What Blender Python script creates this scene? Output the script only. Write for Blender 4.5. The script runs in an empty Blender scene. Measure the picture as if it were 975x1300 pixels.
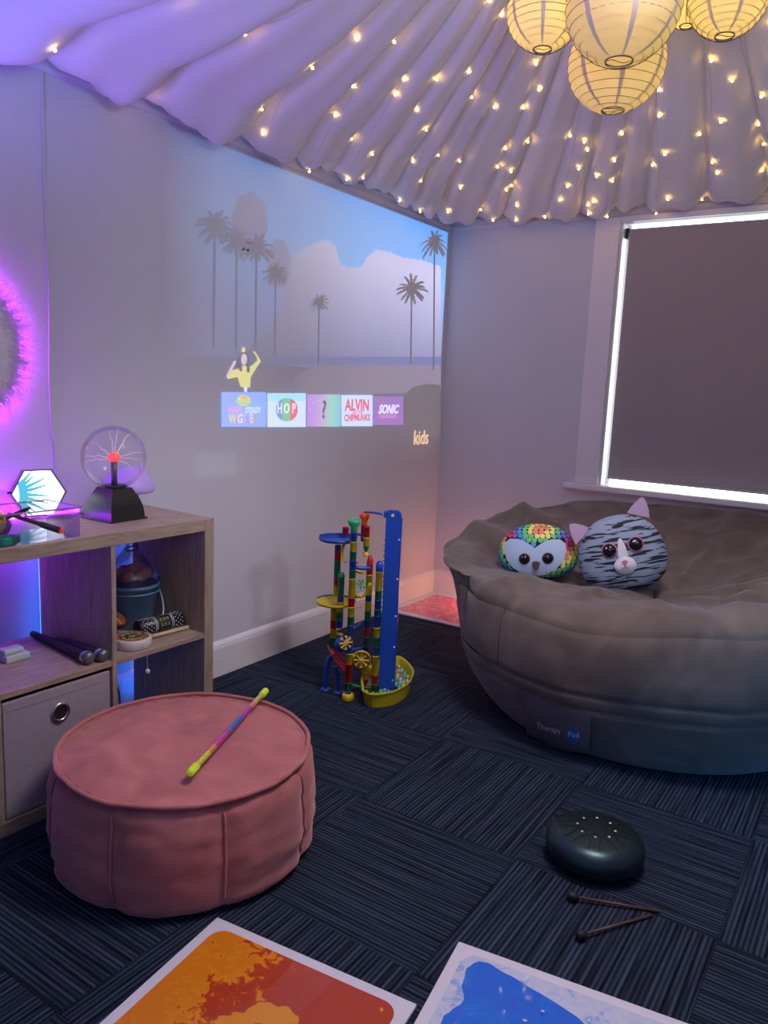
import bpy, bmesh, math, random
from math import sin, cos, pi, sqrt, exp, radians
from mathutils import Vector, Matrix, noise
from mathutils.geometry import tessellate_polygon
random.seed(7)
scene = bpy.context.scene
C = scene.collection

# ------------------------------------------------------------------ camera
FPX = 982.58
CAM = Vector((2.2371, -3.9545, 1.2126))
FW = Vector((-0.54374, 0.82373, -0.16067)); RT = Vector((0.82998, 0.55617, 0.04259)); UP = Vector((-0.12445, 0.11020, 0.98609))
cd = bpy.data.cameras.new('camera'); cd.sensor_fit = 'HORIZONTAL'; cd.sensor_width = 36; cd.lens = FPX * 36 / 975
cam = bpy.data.objects.new('camera', cd); C.objects.link(cam)
M4 = Matrix((RT, UP, -FW)).transposed().to_4x4(); M4.translation = CAM; cam.matrix_world = M4
cd.clip_start = 0.02
scene.camera = cam

def at(px, py, axis, val):
    """point of the room seen at a place in the 975x1300 photograph, on the plane axis = val"""
    d = FW + RT * ((px - 487.5) / FPX) - UP * ((py - 650) / FPX)
    return CAM + d * ((val - CAM[axis]) / d[axis])

# ------------------------------------------------------------------ world, lights, exposure
scene.view_settings.view_transform = 'Standard'
scene.view_settings.look = 'None'
scene.view_settings.exposure = 0.66
scene.view_settings.gamma = 1.0
scene.view_settings.use_curve_mapping = False
w = bpy.data.worlds.new('world'); scene.world = w; w.use_nodes = True
bg = w.node_tree.nodes['Background']; bg.inputs[0].default_value = (0.32, 0.44, 1.0, 1); bg.inputs[1].default_value = 0.17

def lamp(name, kind, loc, energy, color, size=0.1, aim=None, spot=None, blend=1.0, size_y=None):
    l = bpy.data.lights.new(name, kind); l.energy = energy; l.color = color
    if kind == 'AREA':
        l.size = size
        if size_y: l.shape = 'RECTANGLE'; l.size_y = size_y
    else: l.shadow_soft_size = size
    if kind == 'SPOT': l.spot_size = radians(spot); l.spot_blend = blend
    o = bpy.data.objects.new(name, l); C.objects.link(o); o.location = loc
    if aim is not None: o.rotation_euler = (Vector(aim) - Vector(loc)).to_track_quat('-Z', 'Y').to_euler()
    return o
lamp('violet_wall_light', 'SPOT', (0.35, -3.25, 1.55), 24, (0.17, 0.16, 1.0), 0.12, (0.50, -2.45, 2.35), 95, 0.8)
lamp('blue_projector_light', 'SPOT', (3.1, -3.2, 1.5), 60, (0.03, 0.36, 0.85), 0.06, (2.15, -1.55, 0.25), 32, 1.0)
lamp('corner_fill_light', 'POINT', (0.42, -0.12, 0.10), 1.7, (1.0, 0.42, 0.22), 0.05)  # unseen warm light added to tint the wall corner
lamp('top_fill_light', 'SPOT', (1.80, -2.25, 2.40), 62, (1.0, 0.87, 0.86), 0.25, (1.35, -2.0, 0.0), 100, 0.6)  # added overhead fill without a fixture, brightens upward faces
lamp('drape_fill_light', 'AREA', (2.3, -3.3, 1.75), 8.5, (0.88, 0.95, 1.0), 0.5, (1.7, -2.3, 2.9))  # added unseen fill, brightens the drape from below
lamp('drape_backlight_fill', 'AREA', (1.72, -1.9, 2.78), 4.5, (1.0, 0.93, 0.90), 3.0, (1.72, -1.9, 0.0), size_y=3.6)  # added sheet of light that makes the voile glow from behind
lamp('projector_beam', 'SPOT', (3.0, -2.0, 1.95), 20, (0.84, 0.95, 1.0), 0.04, (0.0, -1.2, 0.95), 56, 0.8)

# ------------------------------------------------------------------ materials
MATS = {}
def mat(name, col, rough=0.6, metal=0.0, var=0.0, scale=30, bump=0.0, bscale=200, emis=None, estr=0.0, spec=0.5, sheen=0.0, coat=0.0):
    if name in MATS: return MATS[name]
    m = bpy.data.materials.new(name); m.use_nodes = True; nt = m.node_tree; b = nt.nodes['Principled BSDF']
    b.inputs['Base Color'].default_value = (*col, 1); b.inputs['Roughness'].default_value = rough; b.inputs['Metallic'].default_value = metal
    b.inputs['Specular IOR Level'].default_value = spec; b.inputs['Sheen Weight'].default_value = sheen; b.inputs['Coat Weight'].default_value = coat
    tc = nt.nodes.new('ShaderNodeTexCoord')
    if var > 0:
        n = nt.nodes.new('ShaderNodeTexNoise'); n.inputs['Scale'].default_value = scale; n.inputs['Detail'].default_value = 4
        nt.links.new(tc.outputs['Object'], n.inputs['Vector'])
        r = nt.nodes.new('ShaderNodeMixRGB'); r.inputs[1].default_value = (*[max(0, c * (1 - var)) for c in col], 1); r.inputs[2].default_value = (*[min(1, c * (1 + var)) for c in col], 1)
        nt.links.new(n.outputs['Fac'], r.inputs[0]); nt.links.new(r.outputs[0], b.inputs['Base Color'])
    if bump > 0:
        n = nt.nodes.new('ShaderNodeTexNoise'); n.inputs['Scale'].default_value = bscale; n.inputs['Detail'].default_value = 3
        nt.links.new(tc.outputs['Object'], n.inputs['Vector'])
        bp = nt.nodes.new('ShaderNodeBump'); bp.inputs['Strength'].default_value = bump; bp.inputs['Distance'].default_value = 0.004
        nt.links.new(n.outputs['Fac'], bp.inputs['Height']); nt.links.new(bp.outputs[0], b.inputs['Normal'])
    if emis:
        b.inputs['Emission Color'].default_value = (*emis, 1); b.inputs['Emission Strength'].default_value = estr
    MATS[name] = m
    return m
def clear(name, tint, gloss=0.12, rough=0.03, edge=0.5):
    """thin clear plastic or glass: see-through with a fresnel sheen"""
    if name in MATS: return MATS[name]
    m = bpy.data.materials.new(name); m.use_nodes = True; nt = m.node_tree; nt.nodes.remove(nt.nodes['Principled BSDF'])
    out = nt.nodes['Material Output']; t = nt.nodes.new('ShaderNodeBsdfTransparent'); t.inputs[0].default_value = (*tint, 1)
    g = nt.nodes.new('ShaderNodeBsdfGlossy'); g.inputs['Roughness'].default_value = rough
    lw = nt.nodes.new('ShaderNodeLayerWeight'); lw.inputs[0].default_value = edge
    mp = nt.nodes.new('ShaderNodeMath'); mp.operation = 'MULTIPLY_ADD'; mp.inputs[1].default_value = 0.5; mp.inputs[2].default_value = gloss
    nt.links.new(lw.outputs['Fresnel'], mp.inputs[0])
    mx = nt.nodes.new('ShaderNodeMixShader'); nt.links.new(mp.outputs[0], mx.inputs[0]); nt.links.new(t.outputs[0], mx.inputs[1]); nt.links.new(g.outputs[0], mx.inputs[2])
    nt.links.new(mx.outputs[0], out.inputs['Surface']); MATS[name] = m
    return m
def emit(name, col, s):
    if name in MATS: return MATS[name]
    m = bpy.data.materials.new(name); m.use_nodes = True; nt = m.node_tree; nt.nodes.remove(nt.nodes['Principled BSDF'])
    e = nt.nodes.new('ShaderNodeEmission'); e.inputs[0].default_value = (*col, 1); e.inputs[1].default_value = s
    nt.links.new(e.outputs[0], nt.nodes['Material Output'].inputs['Surface']); MATS[name] = m
    return m
def thin_fabric(name, col, trans, clear_w=0.0):
    if name in MATS: return MATS[name]
    m = bpy.data.materials.new(name); m.use_nodes = True; nt = m.node_tree; nt.nodes.remove(nt.nodes['Principled BSDF'])
    d = nt.nodes.new('ShaderNodeBsdfDiffuse'); d.inputs[0].default_value = (*col, 1)
    t = nt.nodes.new('ShaderNodeBsdfTranslucent'); t.inputs[0].default_value = (*col, 1)
    mx = nt.nodes.new('ShaderNodeMixShader'); mx.inputs[0].default_value = trans
    nt.links.new(d.outputs[0], mx.inputs[1]); nt.links.new(t.outputs[0], mx.inputs[2]); last = mx
    if clear_w > 0:
        c = nt.nodes.new('ShaderNodeBsdfTransparent'); m2 = nt.nodes.new('ShaderNodeMixShader'); m2.inputs[0].default_value = clear_w
        nt.links.new(mx.outputs[0], m2.inputs[1]); nt.links.new(c.outputs[0], m2.inputs[2]); last = m2
    tc = nt.nodes.new('ShaderNodeTexCoord'); n = nt.nodes.new('ShaderNodeTexNoise'); n.inputs['Scale'].default_value = 400
    nt.links.new(tc.outputs['Object'], n.inputs['Vector']); bp = nt.nodes.new('ShaderNodeBump'); bp.inputs['Strength'].default_value = 0.15; bp.inputs['Distance'].default_value = 0.002
    nt.links.new(n.outputs['Fac'], bp.inputs['Height']); nt.links.new(bp.outputs[0], d.inputs['Normal'])
    nt.links.new(last.outputs[0], nt.nodes['Material Output'].inputs['Surface']); MATS[name] = m
    return m
def ramp(nt, fac, stops, interp='LINEAR'):
    r = nt.nodes.new('ShaderNodeValToRGB'); r.color_ramp.interpolation = interp; e = r.color_ramp.elements
    while len(e) < len(stops): e.new(0.5)
    for el, (p, c) in zip(e, stops): el.position = p; el.color = (*c, 1)
    nt.links.new(fac, r.inputs[0]); return r.outputs[0]
def nodes_mat(name, rough=0.6, **kw):
    m = mat(name, (0.5, 0.5, 0.5), rough, **kw); nt = m.node_tree; b = nt.nodes['Principled BSDF']; tc = nt.nodes['Texture Coordinate']
    return m, nt, b, tc

WALL = (0.58, 0.575, 0.66)
m_wall = mat('wall_paint', WALL, 0.75, var=0.03, scale=3, bump=0.05, bscale=350)
m_white = mat('white_gloss_paint', (0.74, 0.71, 0.76), 0.35, var=0.03, scale=5)
m_ceil = mat('ceiling_paint', (0.62, 0.60, 0.66), 0.8, var=0.03, scale=3)
m_blk = mat('black_plastic', (0.012, 0.012, 0.014), 0.35, var=0.1)
m_satin = mat('black_rubber', (0.010, 0.010, 0.014), 0.6, var=0.1)
m_chrome = mat('chrome', (0.7, 0.7, 0.72), 0.2, 1.0)

# ------------------------------------------------------------------ shape helpers
def mk(name, vf, m, parent=None, smooth=False, loc=None, rot=None):
    v, f = vf
    me = bpy.data.meshes.new(name); me.from_pydata([tuple(p) for p in v], [], f); me.update()
    if smooth:
        me.polygons.foreach_set('use_smooth', [True] * len(me.polygons))
    if m is not None: me.materials.append(m)
    o = bpy.data.objects.new(name, me); C.objects.link(o)
    if parent: o.parent = parent
    if loc is not None: o.location = loc
    if rot is not None: o.rotation_euler = rot
    return o
def tag(o, label, cat, group=None):
    o['label'] = label; o['category'] = cat
    if group: o['group'] = group
    return o
def thing(name, label, cat, loc=(0, 0, 0), rotz=0, group=None, rot=None):
    o = bpy.data.objects.new(name, None); C.objects.link(o); o.location = loc; o.rotation_euler = rot or (0, 0, rotz); o.empty_display_size = 0.05
    return tag(o, label, cat, group)
def struct(o, label=None):
    o['kind'] = 'structure'
    if label: o['label'] = label
    return o
def join(*vfs):
    V, F = [], []
    for v, f in vfs:
        n = len(V); V += [tuple(p) for p in v]; F += [tuple(i + n for i in q) for q in f]
    return V, F
def bm_out(bm):
    bmesh.ops.recalc_face_normals(bm, faces=bm.faces); bm.verts.index_update()
    r = [v.co.copy() for v in bm.verts], [tuple(v.index for v in f.verts) for f in bm.faces]
    bm.free(); return r
def box(x0, x1, y0, y1, z0, z1, bev=0.0, seg=2):
    bm = bmesh.new(); bmesh.ops.create_cube(bm, size=1)
    for v in bm.verts: v.co = Vector((x0 + (v.co.x + .5) * (x1 - x0), y0 + (v.co.y + .5) * (y1 - y0), z0 + (v.co.z + .5) * (z1 - z0)))
    if bev > 0: bmesh.ops.bevel(bm, geom=list(bm.edges), offset=bev, segments=seg, affect='EDGES', profile=0.5)
    return bm_out(bm)
def xf(vf, M):
    return [M @ Vector(p) for p in vf[0]], vf[1]
def mv(vf, x=0, y=0, z=0): return xf(vf, Matrix.Translation((x, y, z)))
def lathe(prof, n=24, a0=0.0, a1=2 * pi):
    full = abs(a1 - a0 - 2 * pi) < 1e-6; V = []; F = []; k = n if full else n + 1
    for r, z in prof:
        for i in range(k):
            a = a0 + (a1 - a0) * i / n; V.append((r * cos(a), r * sin(a), z))
    for j in range(len(prof) - 1):
        for i in range(n):
            i2 = (i + 1) % k; F.append((j * k + i, j * k + i2, (j + 1) * k + i2, (j + 1) * k + i))
    return V, F
def tube(pts, r, n=8, cap=True, closed=False):
    pts = [Vector(p) for p in pts]; V = []; F = []; N = len(pts); rr = r if isinstance(r, (list, tuple)) else [r] * N
    t0 = (pts[1] - pts[0]).normalized(); up = Vector((0, 0, 1)) if abs(t0.z) < 0.9 else Vector((1, 0, 0)); nrm = t0.cross(up).normalized()
    for i, p in enumerate(pts):
        if closed: t = (pts[(i + 1) % N] - pts[i - 1]).normalized()
        else: t = (pts[min(i + 1, N - 1)] - pts[max(i - 1, 0)]).normalized()
        nrm = (nrm - t * nrm.dot(t)); nrm = nrm.normalized() if nrm.length > 1e-6 else t.orthogonal().normalized()
        b = t.cross(nrm)
        for k in range(n):
            a = 2 * pi * k / n; V.append(p + nrm * (rr[i] * cos(a)) + b * (rr[i] * sin(a)))
    for i in range(N if closed else N - 1):
        j = (i + 1) % N
        for k in range(n):
            k2 = (k + 1) % n; F.append((i * n + k, i * n + k2, j * n + k2, j * n + k))
    if cap and not closed:
        F.append(tuple(range(n - 1, -1, -1))); F.append(tuple((N - 1) * n + k for k in range(n)))
    return V, F
def cyl(p0, p1, r, n=16): return tube([p0, p1], r, n)
def ball(c, r, nu=16, nv=10, sc=(1, 1, 1)):
    prof = [(max(1e-5, r * sin(pi * j / nv)), -r * cos(pi * j / nv)) for j in range(nv + 1)]
    v, f = lathe(prof, nu); return [(p[0] * sc[0] + c[0], p[1] * sc[1] + c[1], p[2] * sc[2] + c[2]) for p in v], f
def prism(poly, z0, z1):
    n = len(poly); V = [(x, y, z0) for x, y in poly] + [(x, y, z1) for x, y in poly]
    F = [tuple(range(n - 1, -1, -1)), tuple(range(n, 2 * n))] + [(i, (i + 1) % n, n + (i + 1) % n, n + i) for i in range(n)]
    return V, F
def arc(c, r, a0, a1, n, ax='xy'):
    out = []
    for i in range(n + 1):
        a = a0 + (a1 - a0) * i / n; p = [c[0] + r * cos(a), c[1] + r * sin(a)]; out.append(tuple(p))
    return out
def smooth_pts(P, n=6):
    P = [Vector(p) for p in P]; out = []
    for i in range(len(P) - 1):
        a, b, c, d = P[max(i - 1, 0)], P[i], P[i + 1], P[min(i + 2, len(P) - 1)]
        for k in range(n):
            t = k / n; out.append(0.5 * ((2 * b) + (c - a) * t + (2 * a - 5 * b + 4 * c - d) * t * t + (3 * b - a - 3 * c + d) * t ** 3))
    out.append(P[-1]); return out
def text_vf(s, size, depth=0.0, shear=0.0, bold=0.0, align='CENTER'):
    cu = bpy.data.curves.new('t', 'FONT'); cu.body = s; cu.size = size; cu.extrude = depth; cu.shear = shear; cu.offset = bold; cu.align_x = align; cu.align_y = 'CENTER'; cu.resolution_u = 3
    o = bpy.data.objects.new('t', cu); C.objects.link(o); bpy.context.view_layer.update()
    me = bpy.data.meshes.new_from_object(o.evaluated_get(bpy.context.evaluated_depsgraph_get()))
    r = [v.co.copy() for v in me.vertices], [tuple(p.vertices) for p in me.polygons]
    bpy.data.objects.remove(o); bpy.data.curves.remove(cu); bpy.data.meshes.remove(me); return r

# ================================================================== THE SETTING
RX, RY = 3.45, -4.45
H_RAIL = 2.0824; H_CEIL = 2.80
# floor: subfloor with quarter-turned 0.5 m carpet tiles
m_sub = mat('floor_underlay', (0.01, 0.012, 0.018), 0.95, var=0.1)
floor = struct(mk('floor', box(-0.1, RX + 0.1, RY - 0.1, 0.1, -0.06, -0.008), m_sub), 'dark navy ribbed carpet tile floor')
mc, nt, b, tc = nodes_mat('carpet_ribbed', 0.95, spec=0.1, sheen=0.0)
mp = nt.nodes.new('ShaderNodeMapping'); mp.inputs['Scale'].default_value = (1, 0.0, 0); nt.links.new(tc.outputs['Object'], mp.inputs[0])
wv = nt.nodes.new('ShaderNodeTexWave'); wv.inputs['Scale'].default_value = 27; wv.inputs['Distortion'].default_value = 0.0; nt.links.new(tc.outputs['Object'], wv.inputs[0])
m2_ = nt.nodes.new('ShaderNodeMapping'); m2_.inputs['Scale'].default_value = (85, 3.2, 1); nt.links.new(tc.outputs['Object'], m2_.inputs[0])
oi = nt.nodes.new('ShaderNodeObjectInfo'); ad = nt.nodes.new('ShaderNodeVectorMath'); ad.operation = 'ADD'; nt.links.new(m2_.outputs[0], ad.inputs[0]); nt.links.new(oi.outputs['Location'], ad.inputs[1])
n1 = nt.nodes.new('ShaderNodeTexNoise'); n1.inputs['Scale'].default_value = 1.0; n1.inputs['Detail'].default_value = 2; nt.links.new(ad.outputs[0], n1.inputs[0])
c1 = ramp(nt, n1.outputs['Fac'], [(0.34, (0.014, 0.020, 0.038)), (0.5, (0.038, 0.055, 0.098)), (0.68, (0.062, 0.085, 0.14))])
mm = nt.nodes.new('ShaderNodeMixRGB'); mm.blend_type = 'MULTIPLY'; mm.inputs[0].default_value = 0.75; nt.links.new(c1, mm.inputs[1]); nt.links.new(wv.outputs['Color'], mm.inputs[2])
nt.links.new(mm.outputs[0], b.inputs['Base Color'])
bp = nt.nodes.new('ShaderNodeBump'); bp.inputs['Strength'].default_value = 0.7; bp.inputs['Distance'].default_value = 0.004; nt.links.new(wv.outputs['Fac'], bp.inputs['Height']); nt.links.new(bp.outputs[0], b.inputs['Normal'])
xs_ = [0.0] + [0.03 + 0.5 * i for i in range(7)] + [RX]; xs_ = [0.0, 0.53, 1.03, 1.53, 2.03, 2.53, 3.03, RX]
ys_ = [RY, -4.185, -3.685, -3.185, -2.685, -2.185, -1.685, -1.185, -0.685, -0.185, 0.0]
tile_cache = {}
for i in range(len(xs_) - 1):
    for j in range(len(ys_) - 1):
        wx, wy = xs_[i + 1] - xs_[i], ys_[j + 1] - ys_[j]; turn = (i + j + 1) % 2  # ribs along y when turn is 0
        key = (round(wx, 3), round(wy, 3), turn)
        if key not in tile_cache:
            a, c_ = (wx, wy) if turn == 0 else (wy, wx)
            o = mk('carpet_tile', box(-a / 2 + .0006, a / 2 - .0006, -c_ / 2 + .0006, c_ / 2 - .0006, -0.008, 0, 0.0012, 1), mc, floor); tile_cache[key] = o.data
        else:
            o = bpy.data.objects.new('carpet_tile', tile_cache[key]); C.objects.link(o); o.parent = floor
        o.location = ((xs_[i] + xs_[i + 1]) / 2, (ys_[j] + ys_[j + 1]) / 2, 0); o.rotation_euler = (0, 0, pi / 2 * turn)
# walls
WX0, WX1, WZ0, WZ1 = 0.955, 2.70, 0.754, 2.054
struct(mk('wall_left', box(-0.12, 0, RY, 0.12, -0.06, H_CEIL), m_wall), 'pale lilac grey wall with the projected picture')
struct(mk('wall_back', join(box(0, WX0, 0, 0.12, -0.06, H_CEIL), box(WX1, RX, 0, 0.12, -0.06, H_CEIL), box(WX0, WX1, 0, 0.12, -0.06, WZ0), box(WX0, WX1, 0, 0.12, WZ1, H_CEIL)), m_wall), 'pale lilac grey wall with the window')
struct(mk('wall_right', box(RX, RX + 0.12, RY, 0.12, -0.06, H_CEIL), m_wall), 'pale lilac grey side wall')
struct(mk('ceiling', box(-0.12, RX + 0.12, RY, 0.12, H_CEIL, H_CEIL + 0.08), m_ceil), 'pale ceiling above the drape')
bbp = [(0, 0), (0.018, 0), (0.018, 0.118), (0.014, 0.134), (0.006, 0.145), (0, 0.147)]
def along_y(poly, y0, y1):
    V, F = prism(poly, 0, 1); return [(x, y0 + (y1 - y0) * t, z) for x, z, t in V], F
def along_x(poly, x0, x1):
    V, F = prism(poly, 0, 1); return [(x0 + (x1 - x0) * t, -x, z) for x, z, t in V], F
struct(mk('baseboard_left', along_y(bbp, RY, 0), m_white), 'white skirting board along the projection wall')
struct(mk('baseboard_back', along_x(bbp, 0.018, RX), m_white), 'white skirting board under the window')
rail = [(0, 0), (0.006, 0), (0.016, 0.012), (0.018, 0.03), (0.030, 0.036), (0.030, 0.05), (0, 0.05)]
m_rail = mat('rail_paint', (0.60, 0.575, 0.63), 0.5, var=0.03)
struct(mk('trim_1', along_y([(x, z + H_RAIL) for x, z in rail], RY, 0), m_rail), 'painted picture rail along the projection wall')
struct(mk('trim_2', along_x([(x, z + H_RAIL) for x, z in rail], 0.018, RX), m_rail), 'painted picture rail along the window wall')
# window
win = bpy.data.objects.new('window_1', None); C.objects.link(win); struct(win, 'white framed window with bright daylight round the blind')
mk('window_frame', box(0.832, WX0, -0.022, 0.0, WZ0, H_RAIL - .001, 0.004), m_white, win)
mk('window_frame', box(WX1, WX1 + 0.123, -0.022, 0.0, WZ0, H_RAIL - .001, 0.004), m_white, win)
mk('window_frame', box(WX0 + .0005, WX1 - .0005, -0.022, 0.0, WZ1, H_RAIL - .001, 0.003), m_white, win)
mk('window_sill', box(0.785, WX1 + 0.17, -0.058, -0.0, WZ0 - 0.030, WZ0, 0.006), m_white, win)
mk('apron', box(0.83, WX1 + 0.12, -0.016, -0.0, WZ0 - 0.045, WZ0 - 0.030, 0.003), m_white, win)
mk('jamb', box(WX0, WX0 + 0.012, 0.0, 0.10, WZ0, WZ1), m_white, win); mk('jamb', box(WX1 - 0.012, WX1, 0.0, 0.10, WZ0, WZ1), m_white, win)
mk('sash_stile', box(WX0 + 0.012, WX0 + 0.030, 0.075, 0.098, WZ0 + 0.0, WZ1), m_white, win)
mk('window_pane', box(WX0 + 0.012, WX1 - 0.012, 0.100, 0.106, WZ0, WZ1), emit('daylight_glass', (0.90, 1.0, 0.98), 3.2), win)
bl = thing('roller_blind', 'grey brown blackout roller blind pulled down over the window', 'blind', (0, 0, 0))
m_blind = mat('blind_cloth', (0.33, 0.28, 0.30), 0.8, var=0.05, scale=4, bump=0.05, bscale=900)
mk('blind_cloth', box(0.990, WX1 - 0.03, 0.030, 0.0315, 0.795, 2.012), m_blind, bl)
mk('bottom_bar', box(0.988, WX1 - 0.03, 0.026, 0.036, 0.786, 0.800, 0.003), mat('blind_bar', (0.35, 0.33, 0.38), 0.4), bl)
mk('roller', cyl((0.992, 0.045, 2.018), (WX1 - 0.03, 0.045, 2.018), 0.015, 16), m_blind, bl)
mk('bracket', box(0.970, 0.988, 0.028, 0.062, 1.985, 2.035, 0.004), m_satin, bl)

# projected picture on the left wall, its light put into emission --------------------------------------------
def pm(name, col, s):
    return mat(name, WALL, 0.75, emis=col, estr=s)
def wy(px, py): p = at(px, py, 0, 0.0); return p.y, p.z
def wall_poly(name, pts, m, parent, lay):
    """flat projected shape on the wall plane, pts in (y, z)"""
    x = 0.0008 + 0.0005 * lay
    V = [Vector((x, p[0], p[1])) for p in pts]; F = []
    for a, b_, c_ in tessellate_polygon([V]):
        n = (V[b_] - V[a]).cross(V[c_] - V[a]); F.append((a, b_, c_) if n.x > 0 else (a, c_, b_))
    return mk(name, (V, F), m, parent)
def wall_px(name, pts, m, parent, lay): return wall_poly(name, [wy(*p) for p in pts], m, parent, lay)
pic = thing('projected_picture', 'projected television menu picture of palm trees and blue sky on the wall', 'projection')
ms, nt, b, tc = nodes_mat('projected_sky', 0.75); b.inputs['Base Color'].default_value = (*WALL, 1)
sx = nt.nodes.new('ShaderNodeSeparateXYZ'); nt.links.new(tc.outputs['Object'], sx.inputs[0])
def maprange(nt, v, a, b_, c=0, d=1):
    r = nt.nodes.new('ShaderNodeMapRange'); r.inputs[1].default_value = a; r.inputs[2].default_value = b_; r.inputs[3].default_value = c; r.inputs[4].default_value = d; nt.links.new(v, r.inputs[0]); return r.outputs[0]
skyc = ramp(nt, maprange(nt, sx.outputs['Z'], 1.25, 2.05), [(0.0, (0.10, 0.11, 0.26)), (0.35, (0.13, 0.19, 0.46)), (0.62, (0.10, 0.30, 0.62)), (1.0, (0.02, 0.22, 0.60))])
fade = ramp(nt, maprange(nt, sx.outputs['Y'], -2.05, -0.1), [(0.0, (0, 0, 0)), (0.14, (0.22,) * 3), (0.36, (0.36,) * 3), (0.62, (0.70,) * 3), (1.0, (1, 1, 1))])  # beam falloff to the left, put into the emission colour
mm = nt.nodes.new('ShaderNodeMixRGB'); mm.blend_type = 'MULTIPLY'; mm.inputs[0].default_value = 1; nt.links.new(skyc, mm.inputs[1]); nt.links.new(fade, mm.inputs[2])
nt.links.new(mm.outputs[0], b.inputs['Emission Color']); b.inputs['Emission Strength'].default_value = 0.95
def faded(name, col, s, low=None, z0=1.28, z1=1.85):
    """a projected colour, dimmer towards the far side of the beam as the projector throws it"""
    m, nt, b, tc = nodes_mat(name, 0.75); b.inputs['Base Color'].default_value = (*WALL, 1)
    sx = nt.nodes.new('ShaderNodeSeparateXYZ'); nt.links.new(tc.outputs['Object'], sx.inputs[0])
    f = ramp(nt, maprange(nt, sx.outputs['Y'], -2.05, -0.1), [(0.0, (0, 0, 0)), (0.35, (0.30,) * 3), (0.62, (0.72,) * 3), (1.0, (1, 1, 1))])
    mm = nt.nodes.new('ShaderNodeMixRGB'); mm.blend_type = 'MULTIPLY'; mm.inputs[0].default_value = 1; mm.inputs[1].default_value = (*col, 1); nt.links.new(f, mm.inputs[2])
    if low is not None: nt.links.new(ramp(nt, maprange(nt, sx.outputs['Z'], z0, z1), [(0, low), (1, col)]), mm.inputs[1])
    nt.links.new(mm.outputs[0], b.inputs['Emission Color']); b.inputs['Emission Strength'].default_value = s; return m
YR = -0.045
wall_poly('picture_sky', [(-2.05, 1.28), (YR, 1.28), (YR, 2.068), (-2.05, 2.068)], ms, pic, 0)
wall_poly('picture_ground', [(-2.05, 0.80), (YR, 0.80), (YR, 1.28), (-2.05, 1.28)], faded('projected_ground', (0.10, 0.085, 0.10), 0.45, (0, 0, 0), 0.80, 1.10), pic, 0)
q3 = lambda x, y: (230 + x / 2.635, 210 + y / 2.635)
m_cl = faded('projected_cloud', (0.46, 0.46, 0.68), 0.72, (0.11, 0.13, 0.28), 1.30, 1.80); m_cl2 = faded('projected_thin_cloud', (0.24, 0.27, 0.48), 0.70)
def puffy(pts, base, seed=1):
    """cloud bank: lumpy top line through pts, flat base"""
    out = []
    for (x, y), (x2, y2) in zip(pts, pts[1:]):
        L = math.hypot(x2 - x, y2 - y); k = max(2, int(L / 5))
        for j in range(k):
            t = j / k; px_ = x + (x2 - x) * t; out.append(q3(px_, y + (y2 - y) * t - 6 * abs(sin(px_ * .21 + seed)) - 4 * abs(sin(px_ * .47 + seed * 2))))
    out.append(q3(*pts[-1])); out.append(q3(pts[-1][0], base)); out.append(q3(pts[0][0], base)); return out
def puff(cx, cy, rx, ry, seed):
    return [q3(cx + rx * cos(a) * (1 + .10 * abs(sin(4 * a + seed)) + .05 * abs(sin(9 * a))), cy + ry * sin(a) * (1 + .10 * abs(sin(4 * a + seed)))) for a in [2 * pi * i / 60 for i in range(60)]]
wall_px('picture_cloud', puffy([(215, 632), (262, 585), (305, 540), (335, 480), (350, 400), (366, 325), (388, 292), (440, 268), (488, 256), (518, 278), (528, 332), (560, 350), (604, 345), (622, 312), (652, 288), (700, 296), (742, 316), (800, 322), (868, 345)], 640, 3), m_cl, pic, 1)
wall_px('picture_cloud', puff(228, 190, 55, 95, 1), m_cl2, pic, 1); wall_px('picture_cloud', puff(325, 330, 36, 80, 3), m_cl2, pic, 2)
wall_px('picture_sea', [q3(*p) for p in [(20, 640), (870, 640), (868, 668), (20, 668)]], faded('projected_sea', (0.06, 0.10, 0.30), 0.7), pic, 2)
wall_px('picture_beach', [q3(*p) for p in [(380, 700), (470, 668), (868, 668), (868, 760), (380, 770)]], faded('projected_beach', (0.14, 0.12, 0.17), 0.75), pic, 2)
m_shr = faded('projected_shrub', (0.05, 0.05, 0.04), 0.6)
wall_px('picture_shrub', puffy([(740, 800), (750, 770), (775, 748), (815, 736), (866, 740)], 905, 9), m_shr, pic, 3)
m_palm = faded('projected_palm', (0.035, 0.03, 0.02), 0.5); m_palm2 = faded('projected_palm_leaf', (0.10, 0.085, 0.045), 0.6)
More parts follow.
